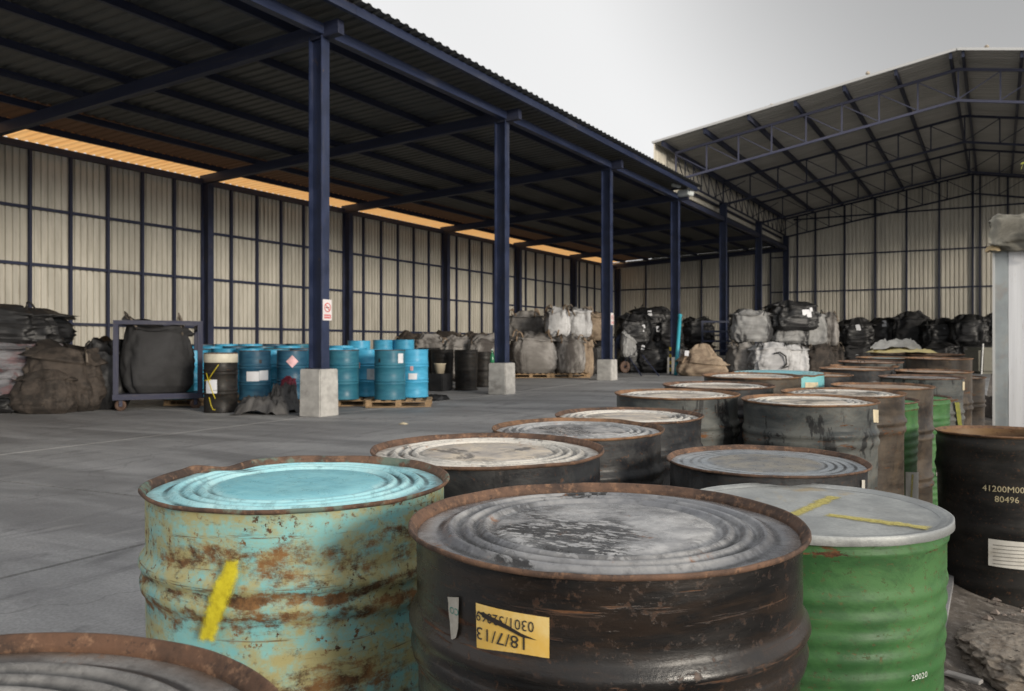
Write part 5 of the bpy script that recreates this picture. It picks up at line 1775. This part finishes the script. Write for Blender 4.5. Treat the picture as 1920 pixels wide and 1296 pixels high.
# ribbed tailboard planks
for k in range(12):
    x0 = 0.133 + k * 0.17
    box('panel_plank', x0 + 0.003, x0 + 0.135, 0.012, 0.055, 0.08, Htop - 0.02, M_TPAN, tk)
    box('panel_plank', x0 + 0.136, x0 + 0.172, 0.03, 0.056, 0.08, Htop - 0.02, M_TPAN, tk)
box('chassis_beam', 0.1, 2.2, 0.14, 0.5, 0.50, 0.615, M_NAVY, tk)
box('side_board', 0.01, 0.06, 0.125, 4.6, 0.62, Htop - 0.02, M_TPAN, tk)
box('load_floor', 0.07, 2.1, 0.13, 4.6, 0.616, 0.66, M_TPOST, tk)
twm = lathe('wheel', [(0.10, -0.10), (0.20, -0.12), (0.36, -0.12), (0.40, -0.09), (0.40, 0.09), (0.36, 0.12), (0.20, 0.12), (0.10, 0.10), (0.10, -0.10)], 40, simple('tyre_rubber', (0.02, 0.02, 0.02), 0.8))
for yy in (1.2, 3.6):
    w_ = obj('wheel', twm, tk, loc=(0.35, yy, 0.40)); w_.rotation_euler = (0, radians(90), 0)
    w_ = obj('wheel', twm, tk, loc=(1.85, yy, 0.40)); w_.rotation_euler = (0, radians(90), 0)
# rolled tarpaulin over the top edge
V, F = [], []
nu, nv = 56, 70
for j in range(nv + 1):
    for i in range(nu):
        a = 2 * pi * i / nu
        xx = lerp(0.0, 2.3, j / nv)
        e = min(1, 0.82 + j / 9)
        ca, sa = math.copysign(abs(cos(a)) ** 0.5, cos(a)), math.copysign(abs(sin(a)) ** 0.5, sin(a))
        q = Vector((xx * 2.0 - sin(a) * 1.1, cos(a) * 1.6, sin(a) * 1.6))
        f = 0.55 * (0.30 - abs(mn.noise(q * 1.5))) + 0.20 * (0.3 - abs(mn.noise(q * 3.3))) + 0.07 * (0.3 - abs(mn.noise(q * 8)))
        rr = (0.96 + f) * e
        V.append((xx - 0.02 + 0.05 * mn.noise(q * 2), 0.06 + ca * 0.17 * rr, Htop + 0.17 + sa * 0.185 * rr + 0.05 * mn.noise(Vector((xx * 1.5, 0, 4)))))
for j in range(nv):
    for i in range(nu):
        k = (i + 1) % nu
        F.append((j * nu + i, j * nu + k, (j + 1) * nu + k, (j + 1) * nu + i))
F.append(tuple(range(nu)))
obj('tarpaulin', mesh_of('tarpaulin', V, F, True, M_TARP), tk)
for xx in (0.30, 1.2):
    obj('tie_rope', tube_mesh('tie_rope', [(xx, -0.14, Htop + 0.16), (xx + .02, -0.12, Htop + 0.02), (xx + .03, -0.03, Htop - 0.12)], 0.012, M_LOOPT, 6), tk)
o = obj('tarp_knot', crumple('tarp_knot', 0.14, 0.12, 0.10, simple('straw_rag', (0.42, 0.32, 0.18), 0.8), 8, 10), tk, loc=(0.0, -0.03, Htop - 0.02))

# ------------------------------------------------------------------ rocks, rubble and scraps on the dirt at the right
def rock_mesh(seed, m, s=1.0):
    bm = bmesh.new()
    bmesh.ops.create_icosphere(bm, subdivisions=5, radius=1)
    off = Vector((seed * 3.7, seed, seed * 2.1))
    for v in bm.verts:
        n_ = v.co.normalized()
        d_ = 1 + 0.38 * mn.noise(n_ * 1.1 + off) + 0.16 * (0.4 - abs(mn.noise(n_ * 2.6 + off))) + 0.12 * (0.3 - abs(mn.noise(n_ * 5.5 + off))) + 0.07 * mn.noise(n_ * 11 + off) + 0.05 * mn.noise(n_ * 24 + off)
        if n_.z * d_ > 0.55: d_ = lerp(d_, 0.55 / n_.z, 0.7)
        v.co = n_ * d_ * s
    me = bpy.data.meshes.new('stone')
    bm.to_mesh(me); bm.free()
    me.materials.append(m)
    return me
def mat_rock():
    m = NB('crusty_brown_rock')
    v = m.coord('Object', True)
    f = m.noise(v, 2.5, 12, 0.75, 0.3)
    c = m.mix(m.ramp(f, 0.35, 0.65), (0.34, 0.28, 0.225), (0.62, 0.54, 0.45))
    c = m.mix(m.ramp(m.noise(v, 11, 9, 0.8), 0.52, 0.62, 0, 0.9), c, (0.60, 0.56, 0.50))
    c = m.mix(m.ramp(m.noise(v, 6, 8, 0.7), 0.57, 0.66, 0, 0.85), c, (0.05, 0.035, 0.028))
    m.col(c); m.rough(0.95)
    m.bump(m.noise(v, 12, 12, 0.8), 1.0, 0.05)
    return m.m
M_ROCK = mat_rock()
def on_dirt(px, py):
    z = 3.0
    for _ in range(12):
        p = at(px, z)
        h = dirt_h(p.x, p.y)
        z = (CZ - h) * FPX / (py - HY)
    p = at(px, z)
    return p.x, p.y, dirt_h(p.x, p.y), z
x, y, h, z = on_dirt(1885, 1262)
rk_ = thing('rock', 'large crusty brown rock lying on the dirt below the black drum', 'rock', (x + 0.06, y + 0.06, h), 0.4)
o = obj('stone', rock_mesh(3, M_ROCK), rk_); o.scale = (0.23, 0.24, 0.11); o.location.z = 0.05
for k, (px, py, s, lab) in enumerate(((1905, 1195, 0.08, 'second brown rock touching the large one, under the black drum'), (1812, 1190, 0.035, 'small pebble between the green drum and the large rock'))):
    x, y, h, z = on_dirt(px, py)
    r_ = thing('rock', lab, 'rock', (x, y, h), k)
    o = obj('stone', rock_mesh(5 + k, M_ROCK), r_); o.scale = (s, s * .8, s * .55); o.location.z = s * .2
x, y, h, z = on_dirt(1806, 1285)
M_SLAT = simple('weathered_board', (0.2, 0.19, 0.18), 0.8, var=0.25, scale=8)
pk = thing('wooden_board', 'short weathered board lying on the dirt beside the green drum', 'board', (x, y, h + 0.02), YAW - radians(50))
o = obj('plank', bevel_box_mesh('plank', 0.12, 0.035, 0.014, M_SLAT, 0.003, 1), pk)
# gravel
V, F = [], []
rg_ = random.Random(5)
for k in range(2600):
    x = rg_.uniform(-0.05, 2.2); y = rg_.uniform(0.6, 9.5)
    s = rg_.uniform(0.006, 0.026) * (1 + (rg_.random() < 0.06) * 1.2)
    h = dirt_h(x, y)
    b = len(V)
    pts = [(1, 0, 0), (-1, 0, 0), (0, 1, 0), (0, -1, 0), (0, 0, 1), (0, 0, -1)]
    a = rg_.uniform(0, 3)
    for (px_, py_, pz_) in pts:
        j = rg_.uniform(.7, 1.3)
        V.append((x + (px_ * cos(a) - py_ * sin(a)) * s * j, y + (px_ * sin(a) + py_ * cos(a)) * s * j, h + s * .3 + pz_ * s * .7 * j))
    for f in ((0, 2, 4), (2, 1, 4), (1, 3, 4), (3, 0, 4), (2, 0, 5), (1, 2, 5), (3, 1, 5), (0, 3, 5)):
        F.append(tuple(b + q for q in f))
o = obj('gravel', mesh_of('gravel', V, F, m=simple('gravel_stone', (0.17, 0.14, 0.12), 0.9, var=0.6, scale=9)))
o['kind'] = 'stuff'
o['label'] = 'loose gravel scattered over the dirt beside the drums'
# rusty scraps between the far drums and the truck
M_SCR = simple('rusty_scrap', (0.09, 0.05, 0.035), 0.85, var=0.4)
for k, (px, z, w, h, lab, m) in enumerate(((1846, 8.6, 0.22, 0.30, 'brown rusty scrap lump between the far drums and the truck', M_SCR), (1850, 12.5, 0.55, 0.35, 'brown heap of rags behind the truck post', M_FBRN), (1842, 7.2, 0.2, 0.16, 'low rusty scrap on the ground beside the row of drums', M_SCR))):
    p_ = at(px, z)
    s_ = thing('scrap', lab, 'scrap', (p_.x, p_.y, dirt_h(p_.x, p_.y)), k)
    obj('lump', crumple('lump', w, w, h, m, 40 + k, 16), s_)

# a leafy twig reaching in at the right edge
M_LEAF = simple('yellow_green_leaf', (0.36, 0.38, 0.03), 0.5, var=0.25)
M_BARK = simple('brown_bark', (0.08, 0.06, 0.045), 0.9, bump=0.6)
zt_ = 7.2
p_ = at(1990, zt_)
tree = thing('small_tree', 'small tree with yellow-green leaves reaching in at the right edge', 'tree', (p_.x, p_.y, dirt_h(p_.x, p_.y)))
hz = hgt(300, zt_) - dirt_h(p_.x, p_.y)
obj('trunk', tube_mesh('trunk', [(0, 0, -0.05), (0.02, 0.03, hz * .4), (-0.02, 0.02, hz * .8), (0.03, 0, hz * 1.15)], [0.06, 0.05, 0.035, 0.015], M_BARK, 10), tree)
lf = []
V, F = [], []
rl = random.Random(3)
def leaf(c, s):
    d1_ = Vector((rl.uniform(-1, 1), rl.uniform(-1, 1), rl.uniform(-.8, .3))).normalized()
    n_ = Vector((rl.uniform(-1, 1), rl.uniform(-1, 1), rl.uniform(.2, 1))).normalized()
    s1 = d1_.cross(n_).normalized()
    b = len(V)
    V.extend([c, c + d1_ * s * .5 + s1 * s * .28, c + d1_ * s, c + d1_ * s * .5 - s1 * s * .28])
    F.append((b, b + 1, b + 2, b + 3))
for k in range(12):
    a = rl.uniform(0, 2 * pi); L = rl.uniform(.25, .5)
    z0 = hz * rl.uniform(.8, 1.1)
    if k == 0:
        dirv = Vector((-cos(YAW), -sin(YAW), 0)) * (66 * zt_ / FPX); z0 = hz * 0.99; z1_ = hz
    else:
        dirv = Vector((cos(a), sin(a), 0)) * L
        if (dirv.x * cos(YAW) + dirv.y * sin(YAW)) < 0.0: dirv = -dirv
        z1_ = z0 + rl.uniform(0, .25)
    obj('branch', tube_mesh('branch', [(0, 0, z0), (dirv.x * .5, dirv.y * .5, (z0 + z1_) / 2 + .03), (dirv.x, dirv.y, z1_)], [0.012, 0.008, 0.004], M_BARK, 5), tree)
    for j in range(16):
        t = rl.uniform(.45, 1.04)
        leaf(Vector((dirv.x * t + rl.uniform(-.04, .04), dirv.y * t + rl.uniform(-.04, .04), lerp(z0, z1_, t) + rl.uniform(-.05, .03))), rl.uniform(.035, .06))
o = obj('crown', mesh_of('crown', V, F, m=M_LEAF), tree)

# a few scraps of litter on the yard
for k, (px, py, lab, m) in enumerate(((757, 796, 'tan scrap of paper on the yard below the outer pallet', M_LABC), (1122, 712, 'white scrap at the foot of the third plinth', M_LABW), (930, 812, 'dark twist of plastic on the open yard', M_FBLK))):
    z = 12.0
    for _ in range(10):
        p_ = at(px, z); z = (CZ - g(p_.x, p_.y)) * FPX / (py - HY)
    p_ = at(px, z)
    t_ = thing('litter_scrap', lab, 'litter', (p_.x, p_.y, g(p_.x, p_.y)), k * 1.1)
    obj('scrap', crumple('scrap', 0.12, 0.08, 0.035, m, 60 + k, 8), t_)
